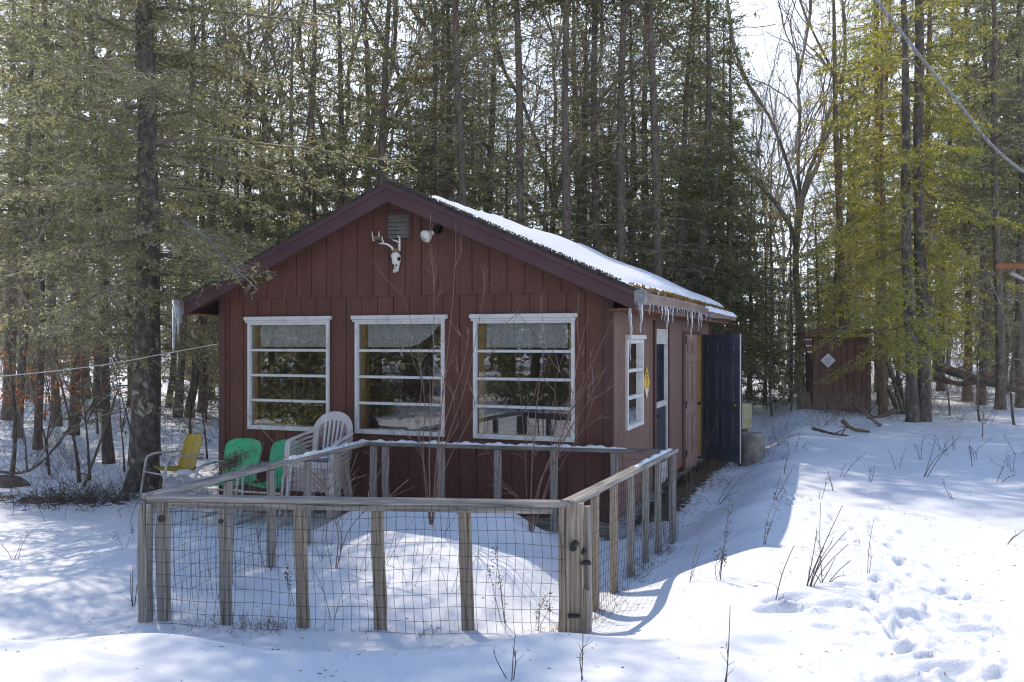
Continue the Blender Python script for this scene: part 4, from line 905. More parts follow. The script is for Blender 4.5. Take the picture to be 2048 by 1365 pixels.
# ------------------------------------------------------------------ trees
def conifer(seed, Ht, r0, cb, Rad, nb, leafL, leafW, leafn, mats, droop=.25, e0=(-8, 35), shape=.75, twsp=.14, bark=None, bend=.0, low=1.0, dead=0, deadlen=1.0, top_r=.02, tw=.33, sides=10, epi=0, tap=.85):
    """returns (trunk mesh, crown mesh): many thin limbs, twigs and leaf-sized needle sprays through the crown's volume"""
    rs = np.random.default_rng(seed); tm = MB(); n = 14; z = np.linspace(-.3, Ht, n)
    bx = bend * np.sin(z / Ht * 2.2) + .03 * np.sin(z * .9 + seed); by = .03 * np.cos(z * .8 + seed)
    s = np.clip(z / Ht, 0, 1); rad = r0 * (1 - s) ** .85 + top_r * (1 - s) + .006; rad[0] *= 1.45; rad[1] *= 1.0
    # flared, ridged base
    zz = np.concatenate([[-.3, -.05, .08, .25, .55], np.linspace(.9, Ht, 16)]); fl = np.interp(zz, [-.3, 0, .3, .9, Ht], [1.45, 1.3, 1.1, 1.0, 1.0])
    s = np.clip(zz / Ht, 0, 1); rr = (r0 * (1 - s) ** tap + .006) * fl * (1 + .06 * rs.normal(size=len(zz)))
    cx = bend * np.sin(s * 2.2) + .03 * np.sin(zz * .9 + seed); cy = .03 * np.cos(zz * .8 + seed)
    tm.tube(np.stack([cx, cy, zz], 1), rr, sides)
    cm = MB(); S0, S1, Ra, Rb = [], [], [], []; LP, LD, LL = [], [], []
    def axis_at(zv): q = zv / Ht; return np.array([bend * math.sin(q * 2.2) + .03 * math.sin(zv * .9 + seed), .03 * math.cos(zv * .8 + seed), zv])
    for i in range(nb + dead + epi):
        isdead = nb <= i < nb + dead; isepi = i >= nb + dead
        if isepi: zv = rs.uniform(cb - .6, Ht * .75); t = .3
        elif isdead: zv = rs.uniform(1.0, cb + (Ht - cb) * .3); t = 0
        else: t = (i + rs.random()) / nb; t = t ** low; zv = cb + (Ht - cb) * t * .985
        az = i * 2.399 + rs.normal() * .5
        L = (Rad * ((1 - t) ** shape * .95 + .05) * rs.uniform(.55, 1.15)) if not isdead else deadlen * rs.uniform(.4, 1.3)
        if isepi: L = rs.uniform(.45, 1.5)
        e = R(e0[0] + (e0[1] - e0[0]) * t + rs.normal() * 7); d = np.array([math.cos(az), math.sin(az)])
        m = max(4, int(L / .28)); q = np.linspace(0, 1, m + 1)
        side = rs.normal() * .12
        px = axis_at(zv)
        hor = q * L * math.cos(e); vert = q * L * math.sin(e) - droop * L * q ** 2 + droop * .75 * L * np.clip(q - .65, 0, 1) ** 2 * 2 + .02 * rs.normal(size=m + 1).cumsum()
        wob = side * L * q ** 2 + .02 * rs.normal(size=m + 1).cumsum()
        B = np.stack([px[0] + d[0]*hor - d[1]*wob, px[1] + d[1]*hor + d[0]*wob, px[2] + vert], 1)
        rb = (.006 + .0085 * L) * (1 - q * .85) if not isdead else (.004 + .004*L) * (1 - q*.8)
        S0.append(B[:-1]); S1.append(B[1:]); Ra.append(rb[:-1]); Rb.append(rb[1:])
        nt_ = int(L / twsp) * (2 if not isdead else 1) + 2
        for k in range(nt_):
            s_ = rs.uniform(.12, 1.0) if not isdead else rs.uniform(.2, 1); j = min(int(s_ * m), m - 1); p = B[j] + (B[j+1] - B[j]) * (s_ * m - j); bd_ = B[j+1] - B[j]; bd_ = bd_ / np.linalg.norm(bd_)
            sd = 1 if k % 2 else -1; nrm = np.array([-bd_[1], bd_[0], 0]) * sd
            td = bd_ * rs.uniform(.35, .9) + nrm * rs.uniform(.5, 1) + np.array([0, 0, rs.normal(-.12, .28)]); td /= np.linalg.norm(td)
            lt = (tw * L * (1.05 - s_) + .12) * rs.uniform(.5, 1.2); lt = min(lt, 1.1)
            mid = p + td * lt * .5 + rs.normal(size=3) * .02; end = p + td * lt + np.array([0, 0, -.10 * lt]) + rs.normal(size=3) * .02
            S0.append([p, mid]); S1.append([mid, end]); Ra.append([.0042, .003]); Rb.append([.003, .0015])
            if isdead and rs.random() < .5: continue
            nl = max(2, int(lt * leafn * (.45 if isdead else 1))); f_ = rs.random(nl); base_ = np.where(f_[:, None] < .5, p + (mid - p) * f_[:, None] * 2, mid + (end - mid) * (f_[:, None] * 2 - 1))
            LP.append(base_ + rs.normal(size=(nl, 3)) * .012); LD.append(td[None] * .8 + rs.normal(size=(nl, 3)) * .6 + np.array([0, 0, -.05])); LL.append(rs.uniform(.6, 1.3, nl))
    cm.segs(np.vstack(S0), np.vstack(S1), np.concatenate([np.ravel(x) for x in Ra]), np.concatenate([np.ravel(x) for x in Rb]), 3, 1)
    if LP:
        LL = np.concatenate(LL); cm.leaves(np.vstack(LP), np.vstack(LD), leafL * LL, leafW * LL, 0, rs)
    return tm.mesh('trunk', bark or mt['bark'], True), cm.mesh('crown', [mats, mt['twig']])

def hardwood(seed, Ht, r0, nfork=4, spread=.35, fork_at=.35, tw='twig', bark=None, levels=4, dens=1.0, buds=None):
    """leafless tree: forked trunk and fine twigs"""
    rs = np.random.default_rng(seed); S0, S1, Ra, Rb = [], [], [], []; T0, T1, Ta, Tb = [], [], [], []; tips = []
    def grow(p, d, L, r, lev):
        m = max(3, int(L / (.5 if lev < 2 else .2))); m = min(m, 12); pts = [p]; dd = d.copy()
        for i in range(m):
            dd = dd + rs.normal(size=3) * (.07 if lev == 0 else .13) + np.array([0, 0, .03 if lev < 3 else .01]); dd /= np.linalg.norm(dd); pts.append(pts[-1] + dd * L / m)
        pts = np.array(pts); rad = np.linspace(r, r * (.45 if lev < levels else .3), m + 1)
        if lev == 0: T0.append(pts[:-1]); T1.append(pts[1:]); Ta.append(rad[:-1]); Tb.append(rad[1:])
        else: S0.append(pts[:-1]); S1.append(pts[1:]); Ra.append(rad[:-1]); Rb.append(rad[1:])
        if lev >= levels: tips.append(pts[-1]); return
        k = nfork if lev == 0 else max(2, int((5.5 if lev < levels - 1 else 5) * dens * rs.uniform(.7, 1.2)))
        for i in range(k):
            s_ = rs.uniform(.75, 1) if lev == 0 else rs.uniform(.2, 1); j = min(int(s_ * m), m - 1); q = pts[j] + (pts[j+1] - pts[j]) * (s_*m - j)
            b_ = (pts[j+1] - pts[j]); b_ /= np.linalg.norm(b_); o = rs.normal(size=3); o -= b_ * np.dot(o, b_); o /= np.linalg.norm(o)
            sp = spread * rs.uniform(.7, 1.4) if lev == 0 else rs.uniform(.35, .8); nd = b_ + o * sp + np.array([0, 0, .12]); nd /= np.linalg.norm(nd)
            grow(q, nd, (Ht - L if lev == 0 else L * rs.uniform(.32, .55)) * (rs.uniform(.75, 1.05) if lev == 0 else 1), max(r * (.52 if lev == 0 else .36) * rs.uniform(.8, 1.1), .0045), lev + 1)
    grow(np.array([0, 0, -.2]), np.array([0, 0, 1.0]), Ht * fork_at, r0, 0)
    tm = MB(); P = np.vstack([T0[0], T1[0][-1:]]); tm.tube(P, np.concatenate([Ta[0], Tb[0][-1:]]) * np.interp(np.arange(len(P)), [0, 1, 2, 99], [1.35, 1.05, 1, 1]), 9)
    cm = MB(); cm.segs(np.vstack(S0), np.vstack(S1), np.concatenate(Ra), np.concatenate(Rb), 4, 1)
    if buds:
        tp = np.vstack([np.array(tips)] * buds); cm.leaves(tp + rs.normal(size=tp.shape) * .05, rs.normal(size=tp.shape) + np.array([0, 0, -.4]), .10, .06, 0, rs)
    return tm.mesh('trunk', bark or mt['bark'], True), cm.mesh('crown', [mt['oak_leaf'], mt[tw]])

def place_tree(name, proto, p, rz, s, label, cat, group=None, tilt=(0, 0)):
    t = empty(name, tuple(p), rz, label, cat, group); t.scale = (s, s, s); t.rotation_euler = (tilt[0], tilt[1], rz)
    for nm, me in zip(('trunk', 'crown'), proto):
        o = bpy.data.objects.new(nm, me); C.objects.link(o); o.parent = t
    return t
# near individual trees
big = conifer(11, 15.5, .185, 2.3, 3.5, 122, .060, .017, 52, mt['needle_pale'], droop=.22, e0=(-6, 30), shape=.6, twsp=.13, bark=mt['bark_lichen'], dead=26, deadlen=1.5, low=.9, epi=190, sides=16, tap=1.25)
place_tree('spruce_tree', big, gp(292, 11.8), .4, 1, 'thick spruce with lichen spotted bark standing beside the yellow chair', 'tree')
pairA = conifer(21, 15.5, .115, 1.5, 2.5, 88, .058, .017, 84, mt['needle_gold'], droop=.30, e0=(-12, 25), shape=.65, twsp=.15, bark=mt['bark'], low=.85, dead=12)
pairB = conifer(22, 16.5, .13, 1.7, 2.5, 88, .058, .017, 84, mt['needle_gold'], droop=.30, e0=(-12, 25), shape=.65, twsp=.15, bark=mt['bark'], low=.85, dead=12)
place_tree('hemlock_tree', pairA, gp(1822, 17.8), .2, 1, 'slim trunk of the yellow green hemlock pair, nearer the outhouse', 'tree', tilt=(0, R(-1.2)))
place_tree('hemlock_tree', pairB, gp(1846, 17.9), 2.2, 1, 'slim trunk of the yellow green hemlock pair, farther from the outhouse', 'tree', tilt=(0, R(.8)))
PR = {}
PR['full'] = [conifer(31 + i, 13.5, .15, 1.7, 2.8, 100, .105, .036, 34, mt[k], droop=.26, e0=(-10, 35), shape=.7, twsp=.19, bark=mt['bark_dark']) for i, k in enumerate(['needle_pale', 'needle', 'needle_pale'])]
PR['gold'] = [conifer(41, 13.5, .12, 1.9, 2.2, 74, .078, .024, 36, mt['needle_gold'], droop=.3, e0=(-12, 30), shape=.65, twsp=.18, bark=mt['bark_warm'])]
PR['pole'] = [conifer(51 + i, 16, .10, 4.4, 2.6, 78, .105, .036, 26, mt[k], droop=.15, e0=(-5, 40), shape=.5, twsp=.2, bark=mt['bark_dark'], bend=(.3, -.25, .12)[i], dead=70, deadlen=1.7) for i, k in enumerate(['needle_pale', 'needle', 'needle_pale'])]
PR['tall'] = [conifer(56 + i, 21.5, .115, 10.0, 2.9, 84, .11, .038, 32, mt[k], droop=.12, e0=(-5, 40), shape=.5, twsp=.2, bark=mt['bark_dark'], bend=(.25, -.2)[i], dead=150, deadlen=1.9) for i, k in enumerate(['needle_pale', 'needle'])]
PR['young'] = [conifer(61 + i, 5.2, .05, .25, 1.3, 56, .10, .04, 19, mt[k], droop=.25, e0=(-6, 35), shape=.8, twsp=.15, bark=mt['bark_dark'], sides=7) for i, k in enumerate(['needle', 'needle_dark'])]
PR['bare'] = [hardwood(71, 17, .17, 5, .26, .36, bark=mt['bark'], dens=1.35), hardwood(72, 16, .13, 4, .20, .42, bark=mt['bark_warm'], dens=1.2), hardwood(73, 15, .11, 3, .16, .5, bark=mt['bark_dark'], dens=1.1)]
PR['sapling'] = [hardwood(81, 4.5, .028, 3, .22, .45, levels=3, dens=.8), hardwood(82, 5.5, .035, 2, .2, .5, levels=3, dens=.8), hardwood(83, 3.5, .022, 4, .35, .3, 'twig_red', levels=3, dens=.8)]
PR['oak'] = [hardwood(91, 3.6, .03, 4, .5, .3, levels=3, dens=.8, buds=5)]
NAMES = {'tall': ('pine_tree', 'tree'), 'full': ('fir_tree', 'tree'), 'gold': ('hemlock_tree', 'tree'), 'pole': ('pine_tree', 'tree'), 'young': ('young_fir', 'tree'), 'bare': ('bare_tree', 'tree'), 'sapling': ('bare_sapling', 'sapling'), 'oak': ('oak_sapling', 'sapling')}
GEN = {'tall': ('tall straight pine with dead lower twigs behind the cabin', 'tall pines behind the cabin'), 'full': ('bushy green conifer standing in the woods around the cabin', 'bushy conifers in the woods'), 'gold': ('yellow green hemlock standing among the conifers', 'yellow green hemlocks in the woods'),
       'pole': ('tall straight conifer trunk with dead lower twigs in the woods', 'pole straight conifers in the woods'), 'young': ('young conifer growing low among the trunks', 'young conifers under the trees'),
       'bare': ('leafless hardwood tree with grey limbs in the woods', 'leafless hardwoods in the woods'), 'sapling': ('thin leafless sapling standing in the snowy woods', 'bare saplings in the woods'), 'oak': ('oak sapling keeping its orange dead leaves', 'oak saplings with dead leaves')}
tr = np.random.default_rng(17)
def T(kind, px, Y, s=1.0, var=None, label=None, x=None, tilt=None):
    p = gp(px, Y) if x is None else np.array([x, Y, hz(x, Y)])
    pr = PR[kind][tr.integers(len(PR[kind])) if var is None else var]
    nm, cat = NAMES[kind]; lab, grp = GEN[kind]
    tl = tilt or (tr.normal() * .022, tr.normal() * .022)
    return place_tree(nm, pr, p, tr.uniform(0, 6.28), s, label or lab, cat, None if label else grp, tl)
# trunks one can tell apart in the photo
T('pole', 220, 14.7, .80, 0, 'slim conifer with a pale grey trunk between the spruce and the fallen brush')
T('pole', 148, 18.6, .95, 1, 'conifer trunk just behind the orange oak leaves'); T('pole', 78, 16.4, .7, 2); T('pole', 38, 17.6, .8, 1); T('pole', 112, 20, .9, 0); T('pole', 313, 15.6, .72, 2, 'thin trunk tucked right behind the thick spruce')
T('pole', 355, 21.5, 1.0, 0, 'conifer trunk seen between the spruce and the cabin corner'); T('bare', 378, 21.8, .85, 1); T('pole', 405, 22.6, .95, 1); T('bare', 337, 24, .8, 2); T('bare', 196, 24, .9, 0); T('pole', 265, 25, 1, 2); T('full', 20, 22, .95, 2); T('full', 170, 27, 1, 0)
T('full', 60, 27.5, .95, 0); T('full', 420, 27, .9, 2); T('full', 520, 25, .78, 2, 'pale grey green fir rising behind the roof slope over the stacked chairs')
T('full', 640, 23.5, .72, 2); T('full', 735, 26, .98, 1, 'dark full fir rising just beyond the roof peak'); T('bare', 690, 27, 1.0, 0); T('full', 590, 30, 1.05, 0)
T('tall', 938, 21.0, 1.0, 0, 'thick straight pine trunk behind the snowy roof near the peak'); T('full', 885, 27, 1.1, 1); T('full', 968, 26, 1.1, 0);  T('tall', 1054, 21.0, 1.0, 0, 'straight bare stemmed conifer in the middle of the row behind the roof')
T('pole', 1000, 30, .95, 0); T('tall', 1130, 20.6, 1.0, 1); T('full', 1165, 28, 1.15, 1); T('tall', 1235, 20.8, 1.0, 1, 'thick dark conifer rising behind the far half of the roof'); T('tall', 1195, 22.0, 1.0, 1); T('tall', 1330, 20.8, .98, 0); T('full', 1290, 27, 1.1, 0); T('bare', 800, 27, 1.0, 1); T('bare', 1110, 26, 1.0, 0); T('bare', 1215, 27.5, 1.0, 2); T('full', 1370, 28, 1.05, 1)
T('full', 1420, 24.5, .74, 1, 'dark pointed fir behind the far end of the gutter'); T('full', 1345, 23.0, .52, 0); T('full', 1440, 29, .98, 1, 'tall narrow fir whose tip stands against open sky'); T('young', 1400, 21.5, .9, 1); T('young', 1310, 22, .8, 0)
T('full', 1500, 26, .55, 1); T('full', 1545, 30, .60, 0)
T('bare', 1600, 28.5, 1.0, 0, 'tall leafless maple with wide spreading twigs against open sky'); T('bare', 1655, 30, .98, 1, 'leafless tree standing close beside the tall maple'); T('bare', 1572, 33, .9, 2)
T('gold', 1690, 21.6, .95, 0, 'yellow green hemlock with low boughs over the outhouse roof'); T('gold', 1935, 23.6, .9, 0); T('bare', 2005, 24.2, .9, 2); T('gold', 1765, 22.2, 1.0, 0); T('gold', 1665, 24.5, .8, 0); T('gold', 1850, 20.8, .95, 0); T('gold', 1766, 19.1, .7, 0, 'small yellow green hemlock whose boughs hang before the outhouse'); T('pole', 2090, 21.5, 1.0, 1); T('gold', 1760, 26.5, 1.05, 0); T('full', 1690, 29, .85, 1); T('full', 1640, 25, .42, 1)
T('pole', 2000, 19.6, .95, 1, 'leaning dark trunk beside the fallen log', tilt=(0, R(-5))); T('pole', 1962, 22.5, .95, 0); T('pole', 2040, 21.5, 1, 2); T('pole', 1935, 25, 1, 1); T('pole', 2025, 27, 1.05, 0); T('pole', 1880, 26, 1, 2); T('pole', 1975, 29, 1.05, 1); T('full', 2075, 23, .9, 0); T('full', 1990, 33, 1.1, 1)
for px, Y, s_, k_ in ((560, 22, 1.0, 'young'), (610, 21, 1.2, 'young'), (700, 22.5, 1.15, 'young'), (830, 21.5, 1.1, 'young'), (870, 24, .6, 'full'), (1010, 23.5, .62, 'full'), (1090, 22.2, .6, 'full'), (1160, 24.5, .66, 'full'), (1270, 23, .62, 'full'), (1365, 25, .6, 'full'), (1385, 23.2, .5, 'full'), (1475, 22.5, 1.0, 'young'), (1530, 24.5, 1.0, 'young'), (1580, 25, 1.1, 'young'), (1215, 26, .7, 'full'), (950, 27, .75, 'full'), (480, 23, .62, 'full'), (455, 20.5, .9, 'young')): T(k_, px, Y, s_)
for px, Y, s_, v_ in ((600, 21.5, .95, 0), (735, 22, 1.0, 1), (690, 24, 1.0, 2), (860, 22.3, .92, 0), (905, 22.6, 1.0, 1), (1165, 23, .85, 1), (1270, 22.5, .85, 1), (1340, 22.2, .9, 0), (1400, 21.8, .95, 1), (1458, 22, .74, 1), (500, 22.5, .9, 2)): T('full', px, Y, s_, v_)
# the woods behind
def clear(x, y):
    if y < 17 and x > -3.9: return False
    if -6 < x < 5 and y < 23: return False
    if 3 < x < 13 and y < 22: return False
    return True
cnt = {}
for kind, n, y0, y1, smin, smax in (('pole', 32, 24, 60, .75, 1.15), ('full', 12, 27, 60, .7, 1.1), ('bare', 40, 22, 60, .7, 1.1), ('young', 20, 21, 40, .5, 1.1), ('sapling', 50, 12.5, 36, .6, 1.15), ('gold', 2, 28, 40, .7, 1.0)):
    k = 0
    while k < n:
        Y = y0 + (y1 - y0) * tr.random() ** .8; px = tr.uniform(-260, 2300)
        if kind == 'gold': px = tr.uniform(1650, 2200)
        x = PX(px, Y)
        if not clear(x, Y): continue
        if kind == 'full' and 1430 < px < 1660 and Y < 45: continue
        if kind == 'pole' and 1460 < px < 1700: continue
        if 1460 < px < 1780 and kind == 'bare' and Y < 40: continue
        if px < 420 and Y < 48 and kind in ('pole', 'full', 'bare') and tr.random() < .72: k += 1; continue
        s = tr.uniform(smin, smax)
        if 430 < px < 1500 and Y < 30 and kind in ('pole', 'full'): s = min(s, .95)
        T(kind, px, Y, s); k += 1
for px, Y, s in ((55, 13.6, .58), (92, 14.2, .62), (25, 15.0, .5)): T('oak', px, Y, s)
for px, Y, s in ((160, 12.4, .9), (176, 12.6, 1.1), (100, 13.0, .7), (20, 12.8, .9), (250, 13.5, .8), (390, 14, .8), (415, 15, .9), (1545, 21, .8), (1580, 20.5, .7), (1600, 21.5, .9), (1770, 21, .8), (1960, 17.5, .6), (2030, 17, .7), (1900, 19, .7)): T('sapling', px, Y, s)

# far woods read as one mass
def far_woods(name, y0, y1, half, n, label, seed, hmax=13, green=.35):
    rs = np.random.default_rng(seed); mb = MB()
    x = rs.uniform(-half, half, n); y = y0 + (y1 - y0) * np.abs(rs.random(n)); z = Hs(x, y); h = rs.uniform(.5, 1, n) * hmax
    P0 = np.stack([x, y, z - .3], 1); P1 = P0 + np.stack([rs.normal(0, .25, n), rs.normal(0, .2, n), h], 1); mb.segs(P0, P1, rs.uniform(.05, .17, n), .02, 5, 1)
    for k in range(34):
        f = rs.uniform(.06, 1, n); B = P0 + (P1 - P0) * f[:, None]; a = rs.uniform(0, 6.3, n); L = rs.uniform(.5, 2.0, n) * (1.15 - f)
        E = B + np.stack([np.cos(a) * L, np.sin(a) * L, rs.normal(.1, .35, n) * L], 1); mb.segs(B, E, .016, .006, 3, 1)
        for q in range(3):
            g = rs.uniform(.3, 1, n); b2 = B + (E - B) * g[:, None]; e2 = b2 + rs.normal(size=(n, 3)) * .35; mb.segs(b2, e2, .008, .004, 3, 1)
        gsel = rs.random(n) < green; m = int(gsel.sum())
        for q in range(7):
            g = rs.uniform(.2, 1.05, m); b2 = B[gsel] + (E - B)[gsel] * g[:, None] + rs.normal(size=(m, 3)) * .12; mb.leaves(b2, rs.normal(size=(m, 3)), .34, .15, 0, rs)
    return tag(mb.obj(name, [mt['needle'], mt['twig']]), label, 'woods', kind='stuff')
far_woods('distant_woods', 58, 92, 75, 520, 'distant mass of trunks and twigs closing the view behind the trees', 5)
# woods behind the viewpoint, seen mirrored in the panes
def mirror_woods():
    rs = np.random.default_rng(8); mb = MB()
    for i in range(100):
        x, y = (rs.uniform(-26, -8.2), rs.uniform(-12, 5.5)) if i < 34 else (rs.uniform(-12, 10), rs.uniform(-20, -6)) if i < 46 else (rs.uniform(-52, -27), rs.uniform(-34, 10)); z = hz(x, y); h = rs.uniform(10, 16); r_ = rs.uniform(.08, .22)
        mb.tube([(x, y, z - .2), (x + rs.normal() * .1, y, z + h * .5), (x + rs.normal() * .2, y, z + h)], [r_, r_ * .7, .02], 7, 1)
        n = 2600; f = rs.random(n) ** .8; a = rs.uniform(0, 6.3, n); q = np.sqrt(rs.random(n)) * 2.3 * (1.1 - f)
        P = np.stack([x + np.cos(a) * q, y + np.sin(a) * q, z + 1.3 + (h - 1.3) * f - .25 * q], 1); mb.leaves(P, np.stack([np.cos(a), np.sin(a), -.3 + 0*a], 1) + rs.normal(size=(n, 3)) * .5, .28, .11, 0, rs)
    for i in range(34):
        x, y = rs.uniform(-17, -7.6), rs.uniform(-6, 7.2); z = hz(x, y); n = 420; r_ = rs.uniform(.4, 1.0)
        P = np.stack([x + rs.normal(size=n) * r_ * .5, y + rs.normal(size=n) * r_ * .5, z + np.abs(rs.normal(size=n)) * r_ * .7], 1); mb.leaves(P, rs.normal(size=(n, 3)) + np.array([0, 0, .6]), .16, .05, rs.integers(0, 2), rs)
    return tag(mb.obj('woods', [mt['needle'], mt['bark']]), 'woods across the clearing that the window panes mirror', 'woods', kind='stuff')
mirror_woods()

# ------------------------------------------------------------------ undergrowth, weeds, saplings, sticks
def brush(name, centers, label, seed, mat, n_each=12, hgt=(.2, .8), rad=.0022, lean=.5, spread=.18, fine=True):
    rs = np.random.default_rng(seed); mb = MB(); S0, S1, Ra = [], [], []
    for (x, y, sc_) in centers:
        z = hz(x, y)
        for k in range(n_each):
            p = np.array([x + rs.normal() * spread, y + rs.normal() * spread, z - .03]); p[2] = hz(p[0], p[1]) - .03
            d = np.array([rs.normal() * lean, rs.normal() * lean, 1.0]); d /= np.linalg.norm(d); L = rs.uniform(*hgt) * sc_; m = 4
            pts = [p]
            for i in range(m): d = d + rs.normal(size=3) * .14; d /= np.linalg.norm(d); pts.append(pts[-1] + d * L / m)
            pts = np.array(pts); S0.append(pts[:-1]); S1.append(pts[1:]); Ra.append(np.linspace(rad, rad * .5, m))
            if fine:
                for q in range(3):
                    i = rs.integers(1, m); e = pts[i] + (d * .5 + rs.normal(size=3) * .6) * L * .3; S0.append(pts[i:i+1]); S1.append(e[None]); Ra.append([rad * .6])
    mb.segs(np.vstack(S0), np.vstack(S1), np.concatenate(Ra), np.concatenate(Ra) * .7, 3)
    return tag(mb.obj(name, mat), label, 'undergrowth', kind='stuff')
br = np.random.default_rng(23)
cl = [(x_, y_, br.uniform(.6, 1.7)) for x_, y_ in [(PX(br.uniform(-80, 470), y), y) for y in br.uniform(10.9, 24, 44)] if not (x_ > -4.3 and y_ < 20)]
brush('undergrowth', cl, 'tangle of thin bare brush in the snow under the trees by the spruce', 31, mt['straw'], 9, (.3, 1.0), .0034)
cl = [(PX(px, y), y, br.uniform(.6, 1.5)) for px, y in zip(br.uniform(1480, 2120, 120), br.uniform(17, 32, 120))]
brush('undergrowth', cl, 'thin bare brush in the snow around the outhouse', 32, mt['twig_red'], 9, (.3, 1.1), .0038)
cl = [(PX(px, y), y, br.uniform(1.2, 2.8)) for px, y in zip(br.uniform(-150, 2250, 150), br.uniform(26, 50, 150))]
brush('undergrowth', cl, 'far brush and twigs filling the gaps between trunks', 33, mt['twig_red'], 9, (.6, 1.6), .007, spread=.6)
cl = [(*W(.32 + br.normal() * .18, v)[:2], br.uniform(.4, 1)) for v in br.uniform(.2, 7.6, 46)]
brush('dry_grass', cl, 'matted dry grass and twigs along the foot of the side wall', 34, mt['straw'], 16, (.12, .42), .0022, 1.0, .12)
cl = [(*(lerp(NL, NR, t) + np.array([0, br.normal() * .05])), br.uniform(.4, 1)) for t in br.uniform(.05, .35, 12)] + [(*lerp(NL, NR, t), br.uniform(.3, .7)) for t in br.uniform(.3, 1, 12)] + [(*(lerp(NR, BR, t) + np.array([.03, 0])), br.uniform(.4, .9)) for t in br.uniform(.1, 1, 24)]
brush('dry_grass', cl, 'dry grass sprouting at the foot of the pen wire', 35, mt['straw'], 12, (.08, .24), .0017, .8, .07)
cl = [(PX(px, y), y, br.uniform(.5, 1.2)) for px, y in zip(br.uniform(60, 330, 30), br.normal(10.9, .25, 30))]
brush('dry_brush', cl, 'flattened dark brush pile edging the snow below the spruce', 36, mt['weed'], 14, (.15, .5), .004, 1.6, .2)
cl = [(PX(px, y), y, br.uniform(.5, 1)) for px, y in zip(br.uniform(1630, 1735, 14), br.uniform(19.0, 19.6, 14))]
brush('dry_grass', cl, 'tall dry grass in front of the outhouse', 37, mt['straw'], 9, (.4, 1.0), .0045, .35, .15)
cl = [(*W(1.0 + br.normal() * .25, v)[:2], br.uniform(.4, 1)) for v in br.uniform(3.6, 7.5, 14)]
brush('dry_brush', cl, 'low dark twigs in the snow beyond the open navy door', 38, mt['weed'], 9, (.15, .5), .003, 1.3, .15)

mb = MB(); n = 900; fx = br.uniform(-4.5, 5.5, n); fy = 3.4 + 8 * br.random(n) ** 1.3; keep = np.abs(fx) < fy * .62; fx, fy = fx[keep], fy[keep]
mb.leaves(np.stack([fx, fy, Hs(fx, fy) + .003], 1), np.stack([br.normal(size=len(fx)), br.normal(size=len(fx)), .12 * br.normal(size=len(fx))], 1), br.uniform(.012, .04, len(fx)), br.uniform(.003, .008, len(fx)))
tag(mb.obj('bark_litter', mt['litter']), 'bits of bark, needles and seed scattered over the snow', 'litter', kind='stuff')
def sapling(base, stems, label, mat=mt['twig_red'], seed=0, twig=.5):
    rs = np.random.default_rng(seed); t = empty('bare_bush', tuple(base), 0, label, 'bush'); 
    for (end, r_) in stems:
        end = np.array(end, float) - base; mid = end * .5 + np.array([rs.normal() * .06, rs.normal() * .04, .06])
        pts = curve_pts([(0, 0, -.1), end * .25 + np.array([rs.normal()*.02, rs.normal()*.02, .02]), mid, end * .8 + rs.normal(size=3) * .03, end], 5)
        b = MB(); b.tube(pts, np.linspace(r_ * .72, .0018, len(pts)), 6)
        S0, S1, S2, S3 = [], [], [], []
        L = np.linalg.norm(end)
        for k in range(int(L * 9 * twig) + 2):
            i = rs.integers(int(len(pts) * .3), len(pts) - 1); d = pts[i+1] - pts[i]; d /= np.linalg.norm(d); o = rs.normal(size=3); o[2] = abs(o[2]) * .5; dd = d * .9 + o * .55; dd /= np.linalg.norm(dd); lt = rs.uniform(.12, .5)
            m1 = pts[i] + dd * lt * .5 + rs.normal(size=3) * .015; e1 = pts[i] + dd * lt + np.array([0, 0, .04]); S0 += [pts[i], m1]; S1 += [m1, e1]; S2 += [.0036, .0028]; S3 += [.0028, .0016]
            e2 = m1 + (dd + rs.normal(size=3) * .5) * lt * .4; S0.append(m1); S1.append(e2); S2.append(.0024); S3.append(.0014)
        b.segs(S0, S1, np.array(S2), np.array(S3), 4)
        b.obj('stem', mat, t, smooth=False)
    return t
b1 = gp(862, 8.0); sapling(b1, [(at(912, 440, 7.9), .012), (at(868, 515, 8.0), .010), (at(975, 540, 7.8), .008), (at(800, 578, 8.1), .007), (at(935, 690, 7.7), .007), (at(830, 700, 8.1), .006), (at(1010, 640, 7.9), .006)], 'tall leafless bush rising in front of the middle window', seed=1, twig=.16)
b2 = gp(1060, 8.25); sapling(b2, [(at(1080, 595, 8.2), .010), (at(1178, 630, 8.1), .009), (at(1238, 615, 8.3), .009), (at(1035, 740, 8.2), .006), (at(1215, 730, 8.2), .007), (at(1130, 700, 8.0), .006), (at(1190, 790, 8.2), .005), (at(985, 930, 8.1), .005)], 'spreading leafless bush in front of the window nearest the corner', seed=2, twig=.22)
b3 = gp(668, 7.2); sapling(b3, [(at(760, 890, 7.3), .006), (at(690, 880, 7.2), .008), (at(640, 960, 7.1), .004), (at(715, 905, 7.4), .005)], 'thin leafless bush inside the pen before the stacked plastic chairs', seed=3, twig=.15)
b4 = gp(538, 7.6); sapling(b4, [(at(556, 870, 7.6), .006), (at(590, 900, 7.5), .004), (at(500, 960, 7.4), .004)], 'leafless shoot inside the pen before the green chairs', seed=4, twig=.15)

